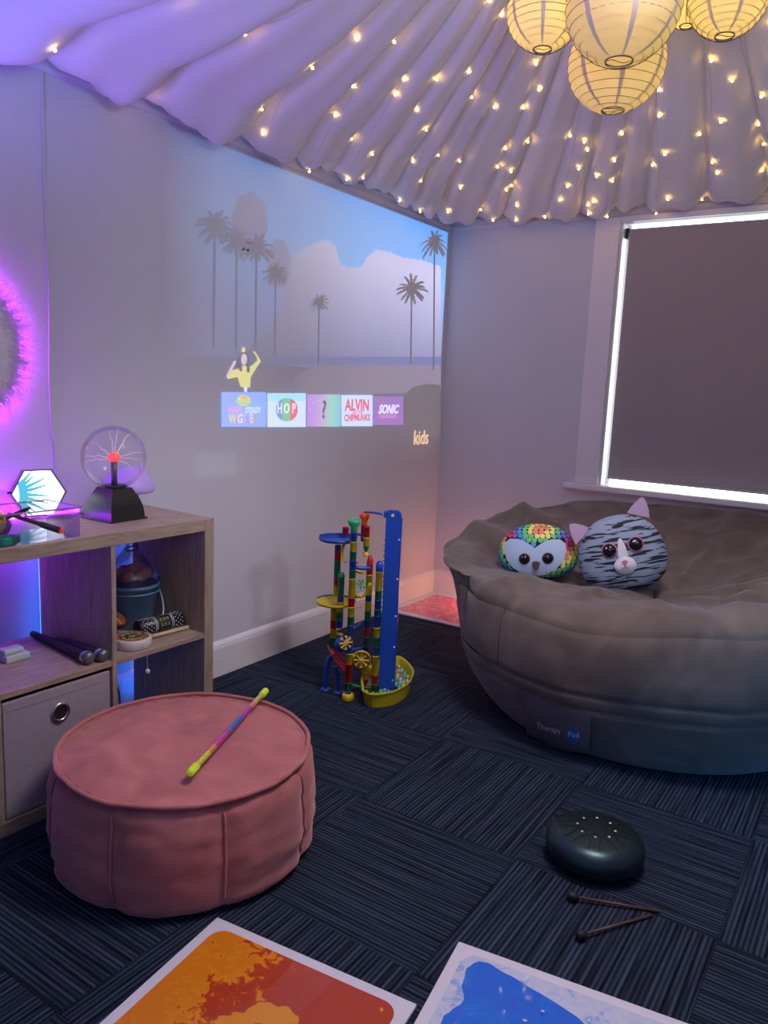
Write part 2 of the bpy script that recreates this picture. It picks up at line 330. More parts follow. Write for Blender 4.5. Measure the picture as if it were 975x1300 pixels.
def palm(px, py, r, ybase, k, seed, droop=1.0):
    R = random.Random(seed)
    p = bpy.data.objects.new('picture_palm', None); C.objects.link(p); p.parent = pic
    w = max(0.9, r * 0.055)
    wall_px('trunk', [(px - w, py), (px + w, py), (px + w * .8 - 1, ybase), (px - w - 1, ybase)], m_palm, p, 4)
    for i in range(k):
        a = 2 * pi * i / k + R.uniform(-.12, .12); L = r * R.uniform(.8, 1.1); ex = px + cos(a) * L; ey = py - sin(a) * L * .92 + droop * r * .3 * abs(cos(a))
        mx_, my_ = px + cos(a) * L * .55, py - sin(a) * L * .62; nx, ny = -sin(a) * r * .13, -cos(a) * r * .13
        spk = [(px, py)]
        for t in (0.35, 0.55, 0.75, 0.9):
            bx, by = (1 - t) ** 2 * px + 2 * t * (1 - t) * mx_ + t * t * ex, (1 - t) ** 2 * py + 2 * t * (1 - t) * my_ + t * t * ey
            spk += [(bx + nx * (1.2 - .6 * t), by + ny * (1.2 - .6 * t) - .2), (bx + nx * .4, by + ny * .4)]
        spk.append((ex, ey))
        for t in (0.9, 0.75, 0.55, 0.35):
            bx, by = (1 - t) ** 2 * px + 2 * t * (1 - t) * mx_ + t * t * ex, (1 - t) ** 2 * py + 2 * t * (1 - t) * my_ + t * t * ey
            spk += [(bx - nx * .4, by - ny * .4), (bx - nx * (1.2 - .6 * t), by - ny * (1.2 - .6 * t) + .2)]
        wall_px('frond', spk, m_palm if i % 3 else m_palm2, p, 5 + i % 3)
palm(272, 286, 27, 440, 17, 1); palm(300, 306, 22, 442, 15, 2); palm(325, 314, 23, 444, 15, 3); palm(349.5, 346, 18, 450, 15, 4)
palm(404.6, 383, 13, 462, 14, 5); palm(522, 366, 21, 462, 15, 6); palm(551, 306, 20, 470, 13, 7, 2.2)
# the row of programme tiles
def rect(x0, x1, y0, y1, d=0): return [(x0, y1 + d), (x1, y1), (x1, y0), (x0, y0 + d)]
def wtext(s, px, py, size, m, parent, lay, shear=0, bold=0.0, sx=1.0):
    y, z = wy(px, py); v, f = text_vf(s, size, 0, shear, bold); x = 0.0008 + 0.0005 * lay
    return mk('lettering', ([(x, y + p[0] * sx, z + p[1]) for p in v], f), m, parent)
def tile(x0, x1, y0, y1, m):
    t = bpy.data.objects.new('picture_tile', None); C.objects.link(t); t.parent = pic
    wall_px('tile_ground', rect(x0, x1, y0, y1), m, t, 9); return t
red = pm('proj_red', (0.50, 0.03, 0.05), 0.8); whi = pm('proj_white', (0.55, 0.58, 0.7), 0.8); yel = pm('proj_yellow', (0.46, 0.40, 0.03), 0.8); blu = pm('proj_blue', (0.05, 0.12, 0.5), 0.8)
grn = pm('proj_green', (0.05, 0.36, 0.10), 0.8); pnk = pm('proj_pink', (0.5, 0.14, 0.35), 0.8); drk = pm('proj_dark', (0.0, 0.0, 0.0), 0.0); pur = pm('proj_purple', (0.20, 0.08, 0.36), 0.7)
lbl = pm('proj_pale_blue', (0.38, 0.50, 0.72), 0.8); mbl = pm('proj_mid_blue', (0.10, 0.22, 0.66), 0.8)
t = tile(280, 336.5, 498, 542, mbl)
wall_px('badge', [(308 + 9 * cos(a), 508.5 + 7 * sin(a)) for a in [2 * pi * i / 18 for i in range(18)]], yel, t, 10)
wtext('THE', 308, 505, 0.018, red, t, 11, 0, .0006); wtext('WIGGLES', 308, 511, 0.024, grn, t, 11, 0, .0006, .9)
wtext('READY', 297.5, 520, 0.033, pnk, t, 10, 0, .0012, .78); wtext('STEADY', 320, 521, 0.033, lbl, t, 10, 0, .0012, .78)
for i, (ch, m_) in enumerate(zip('WIGGLE!', [yel, red, lbl, pnk, blu, yel, red])): wtext(ch, 294 + i * 4.8, 532, 0.050, m_, t, 10, 0, .0015, .8)
t = tile(338.5, 387, 499.5, 542, lbl)
wall_px('tile_sky', rect(339, 386.5, 500, 509), pm('proj_aqua', (0.18, 0.50, 0.66), 0.8), t, 10)
for x0, x1, m_ in [(349, 357, blu), (357, 367, grn), (367, 376.5, red)]:
    pts = []
    for i in range(9):
        x = x0 + (x1 - x0) * i / 8; pts.append((x, 520 - 15 * sqrt(max(0, 1 - ((x - 362.7) / 14.2) ** 2))))
    for i in range(9):
        x = x1 - (x1 - x0) * i / 8; pts.append((x, 520 + 15 * sqrt(max(0, 1 - ((x - 362.7) / 14.2) ** 2))))
    wall_px('egg_stripe', pts, m_, t, 11)
for ch, x in (('H', 353.6), ('O', 362.5), ('P', 371.5)): wtext(ch, x, 519, 0.060, whi, t, 12, 0, .0012, .75)
mg, nt, b, tc = nodes_mat('projected_rainbow', 0.75); b.inputs['Base Color'].default_value = (*WALL, 1); sx = nt.nodes.new('ShaderNodeSeparateXYZ'); nt.links.new(tc.outputs['Object'], sx.inputs[0])
gc = ramp(nt, maprange(nt, sx.outputs['Y'], -1.22, -0.99), [(0, (0.30, 0.12, 0.50)), (0.45, (0.36, 0.26, 0.42)), (0.7, (0.16, 0.46, 0.34)), (1, (0.10, 0.40, 0.46))]); nt.links.new(gc, b.inputs['Emission Color']); b.inputs['Emission Strength'].default_value = 0.75
t = tile(388.5, 431, 501, 541.5, mg); wtext('?', 410, 521, 0.115, drk, t, 10, 0, .002)
for i in range(9): x, y = random.uniform(390, 430), random.uniform(503, 539); wall_px('sparkle', [(x - .7, y), (x, y + .9), (x + .7, y), (x, y - .9)], whi, t, 10)
t = tile(432.5, 472, 501.5, 541, lbl); wtext('ALVIN', 452.5, 515, 0.076, red, t, 10, 0, .003, .95); wtext('AND THE', 452.5, 524, 0.020, red, t, 10, 0, .0006); wtext('CHIPMUNKS', 452.5, 530.5, 0.042, red, t, 10, 0, .002, .92)
t = tile(473, 511, 503.5, 539.5, pur); wtext('SONIC', 492, 520, 0.062, whi, t, 10, .3, .0025, .98); wtext('THE HEDGEHOG', 491, 529, 0.024, pnk, t, 10, 0, .0006, .9)
wtext('kids', 534, 556, 0.112, pm('proj_peach', (0.60, 0.36, 0.16), 0.9), pic, 9, 0, .001, .92)
wall_px('faint_thumbnail', rect(248, 300, 573, 603, 3), pm('proj_faint', (0.05, 0.10, 0.10), 0.25), pic, 1)
# dancing person in a yellow top above the first tile
pp = bpy.data.objects.new('picture_person', None); C.objects.link(pp); pp.parent = pic
q6 = lambda x, y: (265 + x / 6.29, 430 + y / 6.29)
wall_px('top', [q6(*p) for p in [(135, 300), (160, 255), (240, 240), (265, 215), (300, 220), (340, 215), (385, 175), (375, 140), (345, 100), (365, 105), (412, 178), (352, 270), (330, 310), (325, 390), (250, 385), (225, 305), (150, 322)]], pm('proj_top_yellow', (0.42, 0.40, 0.05), 0.8), pp, 6)
wall_px('forearm', [q6(*p) for p in [(135, 300), (195, 175), (215, 180), (170, 270)]], pm('proj_skin', (0.45, 0.33, 0.40), 0.7), pp, 7)
wall_px('hair', [q6(*p) for p in [(240, 260), (225, 190), (240, 130), (275, 95), (310, 115), (325, 200), (320, 270), (295, 265), (300, 190), (260, 190), (262, 260)]], drk, pp, 7)
wall_px('face', [q6(275 + 24 * cos(a), 165 + 46 * sin(a)) for a in [2 * pi * i / 16 for i in range(16)]], pm('proj_skin', (0.45, 0.33, 0.40), 0.7), pp, 8)
wall_px('hair_bow', [q6(*p) for p in [(255, 105), (262, 70), (282, 68), (285, 100), (272, 110)]], yel, pp, 8)
wall_px('belt', [q6(*p) for p in [(275, 388), (302, 388), (298, 425), (280, 425)]], lbl, pp, 7)

# ================================================================== CEILING DRAPE
DC = Vector((1.72, -2.2, 0)); ZC, ZW = 2.66, 2.145
PX0, PX1, PY0, PY1, PR = 0.045, RX - 0.03, RY + 0.03, -0.045, 0.22
def perimeter():
    segs = []
    def ln(a, b):
        n = int((Vector(b) - Vector(a)).length / 0.018)
        for i in range(n): segs.append(Vector(a).lerp(Vector(b), i / n))
    def cr(cx, cy, a0):
        n = int(PR * pi / 2 / 0.018)
        for i in range(n):
            a = a0 - pi / 2 * i / n; segs.append(Vector((cx + PR * cos(a), cy + PR * sin(a))))
    ln((PX0, PY0 + PR), (PX0, PY1 - PR)); cr(PX0 + PR, PY1 - PR, pi)
    ln((PX0 + PR, PY1), (PX1 - PR, PY1)); cr(PX1 - PR, PY1 - PR, pi / 2)
    ln((PX1, PY1 - PR), (PX1, PY0 + PR)); cr(PX1 - PR, PY0 + PR, 0)
    ln((PX1 - PR, PY0), (PX0 + PR, PY0)); cr(PX0 + PR, PY0 + PR, -pi / 2)
    return segs
PER = perimeter(); NP = len(PER)
# crease positions along the perimeter (index), wide swags beside the violet light, tighter pleats elsewhere
cre = [0]; rr_ = random.Random(21)
while True:
    p = PER[cre[-1] % NP]
    if p.x < 0.06: step = rr_.uniform(0.34, 0.50) if p.y < -1.9 else rr_.uniform(0.20, 0.32)
    else: step = rr_.uniform(0.15, 0.30)
    nx = cre[-1] + int(step / 0.018)
    if nx > NP - 8: break
    cre.append(nx)
cre.append(NP)
def sw_at(i):
    for k in range(len(cre) - 1):
        if cre[k] <= i < cre[k + 1]: return k, (i - cre[k]) / (cre[k + 1] - cre[k])
    return len(cre) - 2, 1.0
swr = [random.Random(100 + k).random() for k in range(len(cre))]
def drape(i, s, lift=0.0):
    i0 = math.floor(i); f_ = i - i0
    return drape_at(i0, s, lift) if f_ < 1e-4 else drape_at(i0, s, lift).lerp(drape_at(i0 + 1, s, lift), f_)
def drape_at(i, s, lift=0.0):
    """point of the drape: perimeter index i, s = 0 at the centre and 1 at the wall"""
    i = i % NP; k, t = sw_at(i); p = PER[i]; wid = (cre[k + 1] - cre[k]) * 0.018
    left = exp(-((p.x - 0.05) / 0.5) ** 2) * min(1, max(0, (-1.5 - p.y) / 0.8)) if p.x < 1 else 0
    g = 1 - max(0, 1 - s) ** 1.55
    z = ZC + (ZW - ZC) * g - 0.06 * left * max(0, sin(pi * min(1, s)))
    bul = max(0, sin(pi * t)) ** 0.55; amp = (0.010 + 0.21 * wid * s ** 1.2) * (0.75 + 0.5 * swr[k])
    asym = 0.22 * sin(2 * pi * t + 6 * swr[k])
    z -= amp * (bul - 0.55) * (0.55 if s > .97 else 1) + 0.01 * asym * s
    z += 0.10 * wid * sin(3 * pi * t + 5 * swr[k]) * s * 0.35
    d = Vector((p.x, p.y)); c = Vector((DC.x, DC.y)); n = noise.noise(Vector((p.x * 2.3, p.y * 2.3, s * 2.2)))
    z += 0.018 * n * s
    e = max(0, (s - 0.86) / 0.14)                    # gathered puff at the hem
    hem = 0.6 * noise.noise(Vector((i * 0.018 * 3.1, 3.3, 0))) + 0.5 * (swr[k] - .5)
    z -= (0.050 + 0.045 * hem) * sin(pi * min(1, e * 0.80)) + 0.012 * e * sin(i * 0.8) * e
    z += max(0, (s - 1.0)) * 4.0
    q = c.lerp(d, min(s, 1.0) - max(0, s - 1.0) * 0.9)
    return Vector((q.x, q.y, z + lift))
m_drape = thin_fabric('sheer_voile', (0.84, 0.80, 0.86), 0.45)
dr = thing('ceiling_drape', 'sheer white fabric gathered from the ceiling centre and draped to all walls', 'drape', (0, 0, 0))
SS = [0.02 + 0.98 * (j / 46) for j in range(47)] + [1.012, 1.024]
K = len(cre) - 1
for g0 in range(0, K, 3):
    i0, i1 = cre[g0], cre[min(g0 + 3, K)]; cols = list(range(i0, i1 + 1)); V = []; F = []; n = len(SS)
    for ii in cols:
        for s in SS: V.append(drape(ii, s))
    for a in range(len(cols) - 1):
        for j in range(n - 1): F.append((a * n + j, a * n + j + 1, (a + 1) * n + j + 1, (a + 1) * n + j))
    mk('drape_panel', (V, F), m_drape, dr, True)
# fairy light strands lying along the pleats
m_bulb = emit('fairy_bulb', (1.0, 0.56, 0.09), 36.0); m_wire = mat('clear_wire', (0.45, 0.40, 0.36), 0.5)
bulb_me = mk('bulb', ball((0, 0, 0), 0.0042, 8, 6), m_bulb).data; C.objects.unlink(bpy.data.objects['bulb']); bpy.data.objects.remove(bpy.data.objects['bulb'])
rs = random.Random(5); ORD = ['first', 'second', 'third', 'fourth', 'fifth', 'sixth', 'seventh', 'eighth', 'ninth', 'tenth', 'eleventh', 'twelfth', 'thirteenth', 'fourteenth', 'fifteenth']; nth = {}
for k in range(len(cre) - 1):
    p = PER[cre[k] % NP]
    if p.x > 2.9 or p.y < -3.3: continue
    where = 'over the projection wall' if p.x < 0.1 else ('over the window' if p.x > 0.83 else 'by the room corner')
    nth[where] = nth.get(where, -1) + 1
    st = thing('fairy_light_string', ORD[nth[where]] + ' warm fairy light string from the left on the drape ' + where, 'fairy lights', (0, 0, 0), 0, 'fairy light strings ' + where)
    off = rs.uniform(0, 9); w_ = []
    def fi(s): return cre[k] + 4 * sin(s * 6 + off) * s
    ss = [0.12 + 0.86 * j / 40 for j in range(41)]
    w_ = [drape(fi(s), s, -0.004) for s in ss]; mk('wire', tube(smooth_pts(w_, 2), 0.0005, 4), m_wire, st)
    nb = 5 if p.x < 0.1 else 7
    if p.x < 0.1 and p.y < -1.9: nb = 3
    for j in range(nb):
        s = min(0.985, 0.30 + 0.69 * ((j + rs.uniform(0.1, 0.9)) / nb) ** 0.72)
        o = bpy.data.objects.new('bulb', bulb_me); C.objects.link(o); o.parent = st; o.location = drape(fi(s) + rs.randint(-4, 4), s, -0.010)

# ================================================================== PAPER LANTERNS
m_paper = thin_fabric('lantern_paper', (0.66, 0.59, 0.44), 0.45); m_rib = mat('lantern_wire', (0.10, 0.08, 0.10), 0.5, 0.2, var=0.1)
m_seam = thin_fabric('lantern_paper_seam', (0.62, 0.58, 0.62), 0.35)
def lantern(c, r, label, watt):
    t = thing('paper_lantern', label, 'lantern', c, random.uniform(0, 6), 'paper lanterns hung under the drape')
    nrib = 15; a0 = 0.24
    prof = []
    for j in range(nrib + 1):
        a = a0 + (pi - 2 * a0) * j / nrib
        prof.append((r * sin(a), -r * 0.96 * cos(a)))
        if j < nrib:
            a2 = a + (pi - 2 * a0) / nrib / 2; prof.append((r * sin(a2) * 0.985, -r * 0.96 * cos(a2) * 0.985))
    sh = mk('paper_shade', lathe(prof, 40), m_paper, t, True)
    for j in range(nrib + 1):
        a = a0 + (pi - 2 * a0) * j / nrib; R_ = r * sin(a) + 0.0008; z = -r * 0.96 * cos(a)
        mk('wire_rib', tube([(R_ * cos(q), R_ * sin(q), z + 0.006 * sin(q) * r / .15) for q in [2 * pi * i / 36 for i in range(36)]], 0.0008, 5, closed=True), m_rib, t)
    for i in range(7):
        q = 2 * pi * i / 7; hw = 0.055
        V = []; F = []
        for j, (R_, z) in enumerate(prof):
            for d in (-hw, hw): V.append(((R_ + .0006) * cos(q + d), (R_ + .0006) * sin(q + d), z))
            if j: F.append((2 * j - 2, 2 * j - 1, 2 * j + 1, 2 * j))
        mk('paper_seam', (V, F), m_seam, t, True)
    Rb = r * sin(a0)
    mk('bottom_ring', tube([(Rb * cos(q), Rb * sin(q), -r * 0.96 * cos(a0)) for q in [2 * pi * i / 28 for i in range(28)]], 0.0018, 6, closed=True), m_rib, t)
    mk('wire_hanger', join(tube(smooth_pts([(-Rb, 0, -r * .93), (-Rb * .3, 0.01, -r * .99), (Rb * .5, 0, -r * .90), (Rb * .98, 0, -r * .93)], 5), 0.0010, 5), tube([(0, 0, r * 0.9), (0, 0, 2.62 - c[2])], 0.0010, 5)), m_rib, t)
    for i in range(3):
        q = random.uniform(0, 6); o = bpy.data.objects.new('bulb', bulb_me); C.objects.link(o); o.parent = t; o.location = (r * .62 * cos(q), r * .62 * sin(q), random.uniform(-.5, .2) * r)
    l = lamp('lantern_light', 'POINT', (0, 0, 0), watt * 0.40, (1.0, 0.74, 0.22), 0.03); l.parent = t; l.location = (0, 0, 0.1 * r)
def ray_pt(px, py, t):
    d = FW + RT * ((px - 487.5) / FPX) - UP * ((py - 650) / FPX); return CAM + d * t
lantern(ray_pt(792, 5, 2.0), 0.147, 'large white paper lantern hanging in front of the other lanterns', 1.5)
lantern(ray_pt(783, 80, 2.36), 0.146, 'white paper lantern hanging lowest behind the large front lantern', 1.7)
lantern(ray_pt(692, 14, 2.12), 0.104, 'white paper lantern leftmost of the hanging cluster', 1.2)
lantern(ray_pt(925, -4, 2.05), 0.1025, 'white paper lantern rightmost of the hanging cluster', 1.2)
lantern(ray_pt(874, 0, 2.22), 0.074, 'small paper lantern half hidden behind the rightmost lantern', 1.0)

# ================================================================== CUBE SHELF
SX, SY, SYAW = 0.4318, -2.2085, 0.0315
mw, nt, b, tc = nodes_mat('pale_oak_laminate', 0.45)
mpn = nt.nodes.new('ShaderNodeMapping'); mpn.inputs['Scale'].default_value = (14, 14, 1.6); nt.links.new(tc.outputs['Object'], mpn.inputs[0])
nz = nt.nodes.new('ShaderNodeTexNoise'); nz.inputs['Scale'].default_value = 6; nz.inputs['Detail'].default_value = 6; nz.inputs['Roughness'].default_value = .65; nt.links.new(mpn.outputs[0], nz.inputs[0])
nt.links.new(ramp(nt, nz.outputs['Fac'], [(0.3, (0.235, 0.175, 0.135)), (0.5, (0.345, 0.265, 0.21)), (0.7, (0.43, 0.34, 0.275))]), b.inputs['Base Color'])
mwh, nt, b, tc = nodes_mat('pale_oak_laminate_flat', 0.45)
mpn = nt.nodes.new('ShaderNodeMapping'); mpn.inputs['Scale'].default_value = (14, 1.6, 14); nt.links.new(tc.outputs['Object'], mpn.inputs[0])
nz = nt.nodes.new('ShaderNodeTexNoise'); nz.inputs['Scale'].default_value = 6; nz.inputs['Detail'].default_value = 6; nz.inputs['Roughness'].default_value = .65; nt.links.new(mpn.outputs[0], nz.inputs[0])
nt.links.new(ramp(nt, nz.outputs['Fac'], [(0.3, (0.235, 0.175, 0.135)), (0.5, (0.345, 0.265, 0.21)), (0.7, (0.43, 0.34, 0.275))]), b.inputs['Base Color'])
# local frame: x = -depth behind the front, y = -distance from the right end
SHM = Matrix.Translation((SX, SY, 0)) @ Matrix.Rotation(SYAW * -1, 4, 'Z')
sh = thing('cube_shelf', 'pale oak open cube shelf unit standing against the left wall', 'shelf', (SX, SY, 0), -SYAW)
D = 0.372; SW = 0.038 * 2 + 0.33 * 3 + 0.016 * 2; H = 0.77
mk('side_panel', box(-D, 0, -0.038, 0, 0, H, .0012, 1), mw, sh); mk('side_panel', box(-D, 0, -SW, -SW + 0.038, 0, H, .0012, 1), mw, sh)
mk('top_panel', box(-D, 0, -SW + 0.0383, -0.0383, H - 0.038, H, .0012, 1), mwh, sh); mk('bottom_panel', box(-D, 0, -SW + 0.0383, -0.0383, 0, 0.038, .0012, 1), mwh, sh)
CELL = []
for i in range(3):
    y1 = -0.038 - i * 0.346; CELL.append((y1 - 0.33, y1))
    if i < 2: mk('divider', box(-D, -0.001, y1 - 0.346 + .0002, y1 - 0.33 - .0002, 0.0383, H - 0.0383, .0008, 1), mw, sh)
    mk('shelf_board', box(-D, -0.001, y1 - 0.33 + .0003, y1 - .0003, 0.377, 0.393, .0008, 1), mwh, sh)
def S(dx, dy, z):                 # world point behind the shelf front
    return SHM @ Vector((-dx, -dy, z))
def led(name, label, vf, m): return tag(mk(name, vf, m), label, 'led strip')
m_bled = emit('blue_led', (0.01, 0.17, 1.0), 5)
for dy_, lb in ((0.376, 'blue led strip on the back edge of the shelf divider beside the microphones'), (0.722, 'blue led strip on the back edge of the far left shelf divider'), (0.019, 'blue led strip on the back edge of the right shelf side')):
    led('led_strip', lb, xf(box(-D - 0.006, -D - 0.001, -dy_ - .005, -dy_ + .005, 0.06, 0.72), SHM), m_bled)
led('led_strip', 'violet led strip along the back top edge of the cube shelf', xf(box(-D - 0.008, -D - 0.0005, -SW + .02, -0.34, H - 0.002, H + 0.005), SHM), emit('violet_led', (0.36, 0.02, 1.0), 75))
# fabric drawer
dw = thing('fabric_drawer', 'lilac grey fabric drawer with a round metal eyelet in the cube shelf', 'drawer', S(0.006, CELL[1][1] * -1 + 0.165, 0.0385), -SYAW)
m_fab = mat('drawer_fabric', (0.36, 0.31, 0.37), 0.85, var=0.12, scale=60, bump=0.5, bscale=500)
mk('front_panel', box(-0.012, 0.0, -0.160, 0.160, 0.002, 0.326, .004), m_fab, dw)
mk('box_body', join(box(-0.34, -0.0125, -0.160, -0.155, 0.002, 0.31), box(-0.34, -0.0125, 0.155, 0.160, 0.002, 0.31), box(-0.345, -0.34, -0.160, 0.160, 0.002, 0.31), box(-0.34, -0.0125, -0.155, 0.155, 0.002, 0.006)), m_fab, dw)
ey = mk('eyelet', tube([(0.002, 0.024 * cos(q) + .0, 0.252 + 0.024 * sin(q)) for q in [2 * pi * i / 28 for i in range(28)]], 0.0052, 8, closed=True), m_chrome, dw, True)
mk('eyelet_hole', prism(arc((0, 0), 0.0215, 0, 2 * pi, 24)[:-1], 0, 0.002), m_satin, ey); bpy.data.objects['eyelet_hole'].matrix_local = Matrix.Translation((0.0002, 0, 0.252)) @ Matrix.Rotation(pi / 2, 4, 'Y')
mk('hem_stitch', box(0.0, 0.0012, -0.152, 0.152, 0.300, 0.3012), mat('stitch', (0.28, 0.24, 0.30), .8), dw)

# ---- on top of the shelf
ZT = 0.7702
# plasma globe
pg = thing('plasma_globe', 'clear plasma globe with black pyramid base on the shelf top', 'plasma lamp', (0.232, -2.437, ZT), radians(2))
hb, ht, hh = 0.064, 0.036, 0.094
V = []; F = []
for j in range(9):
    t_ = j / 8; w_ = hb + (ht - hb) * t_ + 0.007 * sin(pi * t_); z = 0.004 + hh * t_
    V += [(w_, -w_, z), (w_, w_, z), (-w_, w_, z), (-w_, -w_, z)]
    if j: F += [((j - 1) * 4 + a, (j - 1) * 4 + (a + 1) % 4, j * 4 + (a + 1) % 4, j * 4 + a) for a in range(4)]
F.append((32, 33, 34, 35))
m_pgb = mat('glossy_black_base', (0.015, 0.015, 0.018), 0.28)
mk('base', (V, F), m_pgb, pg); mk('base_plate', box(-0.070, 0.070, -0.070, 0.070, 0, 0.005, .002), m_pgb, pg)
mk('collar', lathe([(0.0, .097), (0.036, .097), (0.038, .102), (0.034, .106), (0, .106)], 28), m_pgb, pg, True)
GC = 0.190; GR = 0.097
gl = mk('glass_globe', ball((0, 0, GC), GR, 40, 28), clear('globe_glass', (0.97, 0.95, 1.0), 0.012, 0.02, 0.13), pg, True)
stem = mk('stem', tube([(0, 0, .105), (0, 0, GC - 0.012)], 0.0095, 14), mat('stem_grey', (0.10, 0.11, 0.12), .25), pg, True)
mk('electrode', ball((0, 0, GC), 0.0185, 18, 12, (1, 1, .85)), mat('electrode_red', (0.5, 0.05, 0.05), .4, emis=(1.0, 0.10, 0.08), estr=0.5), pg, True)
m_fil = emit('plasma_filament', (0.80, 0.50, 0.85), 0.55); m_tip = emit('plasma_tip', (0.10, 0.35, 1.0), 0.9)
rf = random.Random(11)
for (ax, az) in [(-2.6, .5), (-2.9, .05), (2.75, -.2), (-.1, -.15), (-.35, -.45), (.25, .15), (1.3, 1.2), (2.2, .95), (-.6, .85), (-1.4, .2)]:
    d = Vector((cos(ax) * cos(az) * .55, cos(ax) * cos(az), sin(az))); d = Vector((rf.uniform(-.5, .5) * cos(az), cos(ax) * cos(az), sin(az))).normalized(); P_ = []
    for j in range(8):
        t_ = j / 7; P_.append(Vector((0, 0, GC)) + d * (0.018 + (GR * .95 - 0.018) * t_) + Vector((rf.uniform(-1, 1), rf.uniform(-1, 1), rf.uniform(-1, 1) + 2 * t_)) * 0.004 * sin(pi * t_))
    mk('filament', tube(smooth_pts(P_, 3), [0.0011 * (1 - .6 * i / 21) for i in range(22)], 5), m_fil, pg, True)
tag(mk('power_cord', tube(smooth_pts([(0.135, -2.47, ZT + .004), (0.10, -2.50, ZT + .012), (0.085, -2.53, ZT + 0.016), (0.075, -2.57, ZT + .004), (0.045, -2.60, ZT + .003)], 6), 0.0016, 6), m_satin), 'thin black power cord of the plasma globe on the shelf top', 'cord')
# mushroom lamp
ml = thing('mushroom_lamp', 'lilac mushroom lamp standing behind the plasma globe', 'lamp', (0.108, -2.285, ZT))
m_mush = mat('lilac_silicone', (0.42, 0.33, 0.66), 0.5, emis=(0.25, 0.12, 0.7), estr=0.10)
mk('cap', lathe([(0.0, .066), (0.045, .060), (0.080, .058), (0.086, .066), (0.082, .085), (0.064, .118), (0.036, .138), (0.0, .144)], 32), m_mush, ml, True)
mk('stem', lathe([(0.0, 0), (0.040, 0), (0.042, .012), (0.032, .035), (0.028, .066), (0, .066)], 28), mat('pale_silicone', (0.55, 0.52, 0.72), 0.5), ml, True)
# hexagon infinity light: stands leaning, facing the room
hx = thing('hexagon_mirror_light', 'glowing hexagonal infinity mirror light leaning on the wall above the shelf', 'lamp', (0.078, -2.592, ZT + 0.004), rot=(0, radians(-7), radians(-14)))
HR = 0.083; hexp = [(HR * cos(pi / 3 * i), HR * sin(pi / 3 * i) + HR * sin(pi / 3)) for i in range(6)]
def hexring(r0, r1, x0, x1):
    V = []; F = []
    for x in (x0, x1):
        for r in (r0, r1): V += [(x, r * cos(pi / 3 * i), r * sin(pi / 3 * i) + HR * sin(pi / 3)) for i in range(6)]
    for i in range(6):
        j = (i + 1) % 6; F += [(i, j, 6 + j, 6 + i), (12 + i, 18 + i, 18 + j, 12 + j), (i, 12 + i, 12 + j, j), (6 + i, 6 + j, 18 + j, 18 + i)]
    return V, F
mk('frame', hexring(HR * .93, HR, -0.012, 0.012), mat('hex_frame', (0.16, 0.14, 0.20), .4), hx)
def hexdisc(r, x): return [(x, r * cos(pi / 3 * i), r * sin(pi / 3 * i) + HR * sin(pi / 3)) for i in range(6)], [tuple(range(6))]
mk('backing', hexdisc(HR * .93, -0.011), m_satin, hx)
mk('glow_panel', hexdisc(HR * .93, 0.004), emit('hex_white', (0.80, 0.98, 1.0), 2.6), hx)
m_sp = emit('hex_cyan', (0.08, 0.46, 0.66), 0.8)
for i in range(9):
    a = radians(62 - 17.5 * i); P0 = Vector((0.0052, -HR * .70, HR * .86 - (i - 4) * HR * .075)); d = Vector((0, cos(a * .62), sin(a * .62)))
    L = HR * (1.15 if 1 < i < 7 else 0.72); n_ = Vector((0, -d.z, d.y)); V = []; F = []
    for j in range(9):
        t_ = j / 8; w_ = HR * .085 * (1 - t_) ** .7 * min(1, t_ * 6 + .3); q = P0 + d * L * t_ + Vector((0, 0, 0.012 * t_ * t_ * (1 if i < 4 else -.3)))
        V += [q + n_ * w_, q - n_ * w_]
        if j: F.append((2 * j - 2, 2 * j - 1, 2 * j + 1, 2 * j))
    mk('light_spoke', (V, F), m_sp, hx)
# clear tray with toys
TX0, TX1, TY0, TY1 = 0.285, 0.398, -3.02, -2.672
tr = thing('clear_tray', 'clear plastic tray of small toys at the front of the shelf top', 'tray', (0.338, -2.85, ZT), -SYAW)
m_clr = clear('clear_plastic', (0.97, 0.95, 1.0), 0.08, 0.06, 0.35)
hx0, hx1, hy0, hy1, hz = -0.105, 0.056, -0.18, 0.175, 0.082
mk('tray_floor', box(hx0, hx1, hy0, hy1, 0.0, 0.0025), m_clr, tr)
for nm, bx_ in (('tray_side', (hx1 - .002, hx1, hy0, hy1)), ('tray_side', (hx0, hx0 + .002, hy0, hy1)), ('tray_end', (hx0 + .002, hx1 - .002, hy1 - .002, hy1)), ('tray_end', (hx0 + .002, hx1 - .002, hy0, hy0 + .002))):
    mk(nm, box(*bx_, 0.0026, hz), m_clr, tr)
mk('rim', tube([(hx0, hy0, hz), (hx1 + .003, hy0, hz), (hx1 + .003, hy1 + .003, hz), (hx0, hy1 + .003, hz)], 0.0028, 6, closed=True), clear('clear_rim', (0.9, 0.88, 1.0), 0.35, 0.08, 0.6), tr)
ZI = ZT + 0.0030
sk = thing('shaker_ball', 'yellow shaker ball with a white face inside the clear tray', 'toy', (0.356, -2.902, ZI + 0.0222))
mk('ball_half', lathe([(0.0001, 0.0), (0.022, .006), (0.034, .022), (0.036, .036)], 22), mat('cream_plastic', (0.70, 0.52, 0.25), .4), sk, True)
mk('ball_half', lathe([(0.036, .0362), (0.034, .050), (0.024, .066), (0.010, .072), (0.0001, .074)], 22), mat('yellow_plastic', (0.75, 0.58, 0.02), .4), sk, True)
mk('button', ball((0.030, 0.010, 0.052), 0.008, 10, 8), mat('olive_button', (0.35, 0.27, 0.02), .5), sk, True)
pb = thing('toy_ball', 'purple rubber ball inside the clear tray', 'ball', (0.290, -2.845, ZI + 0.001))
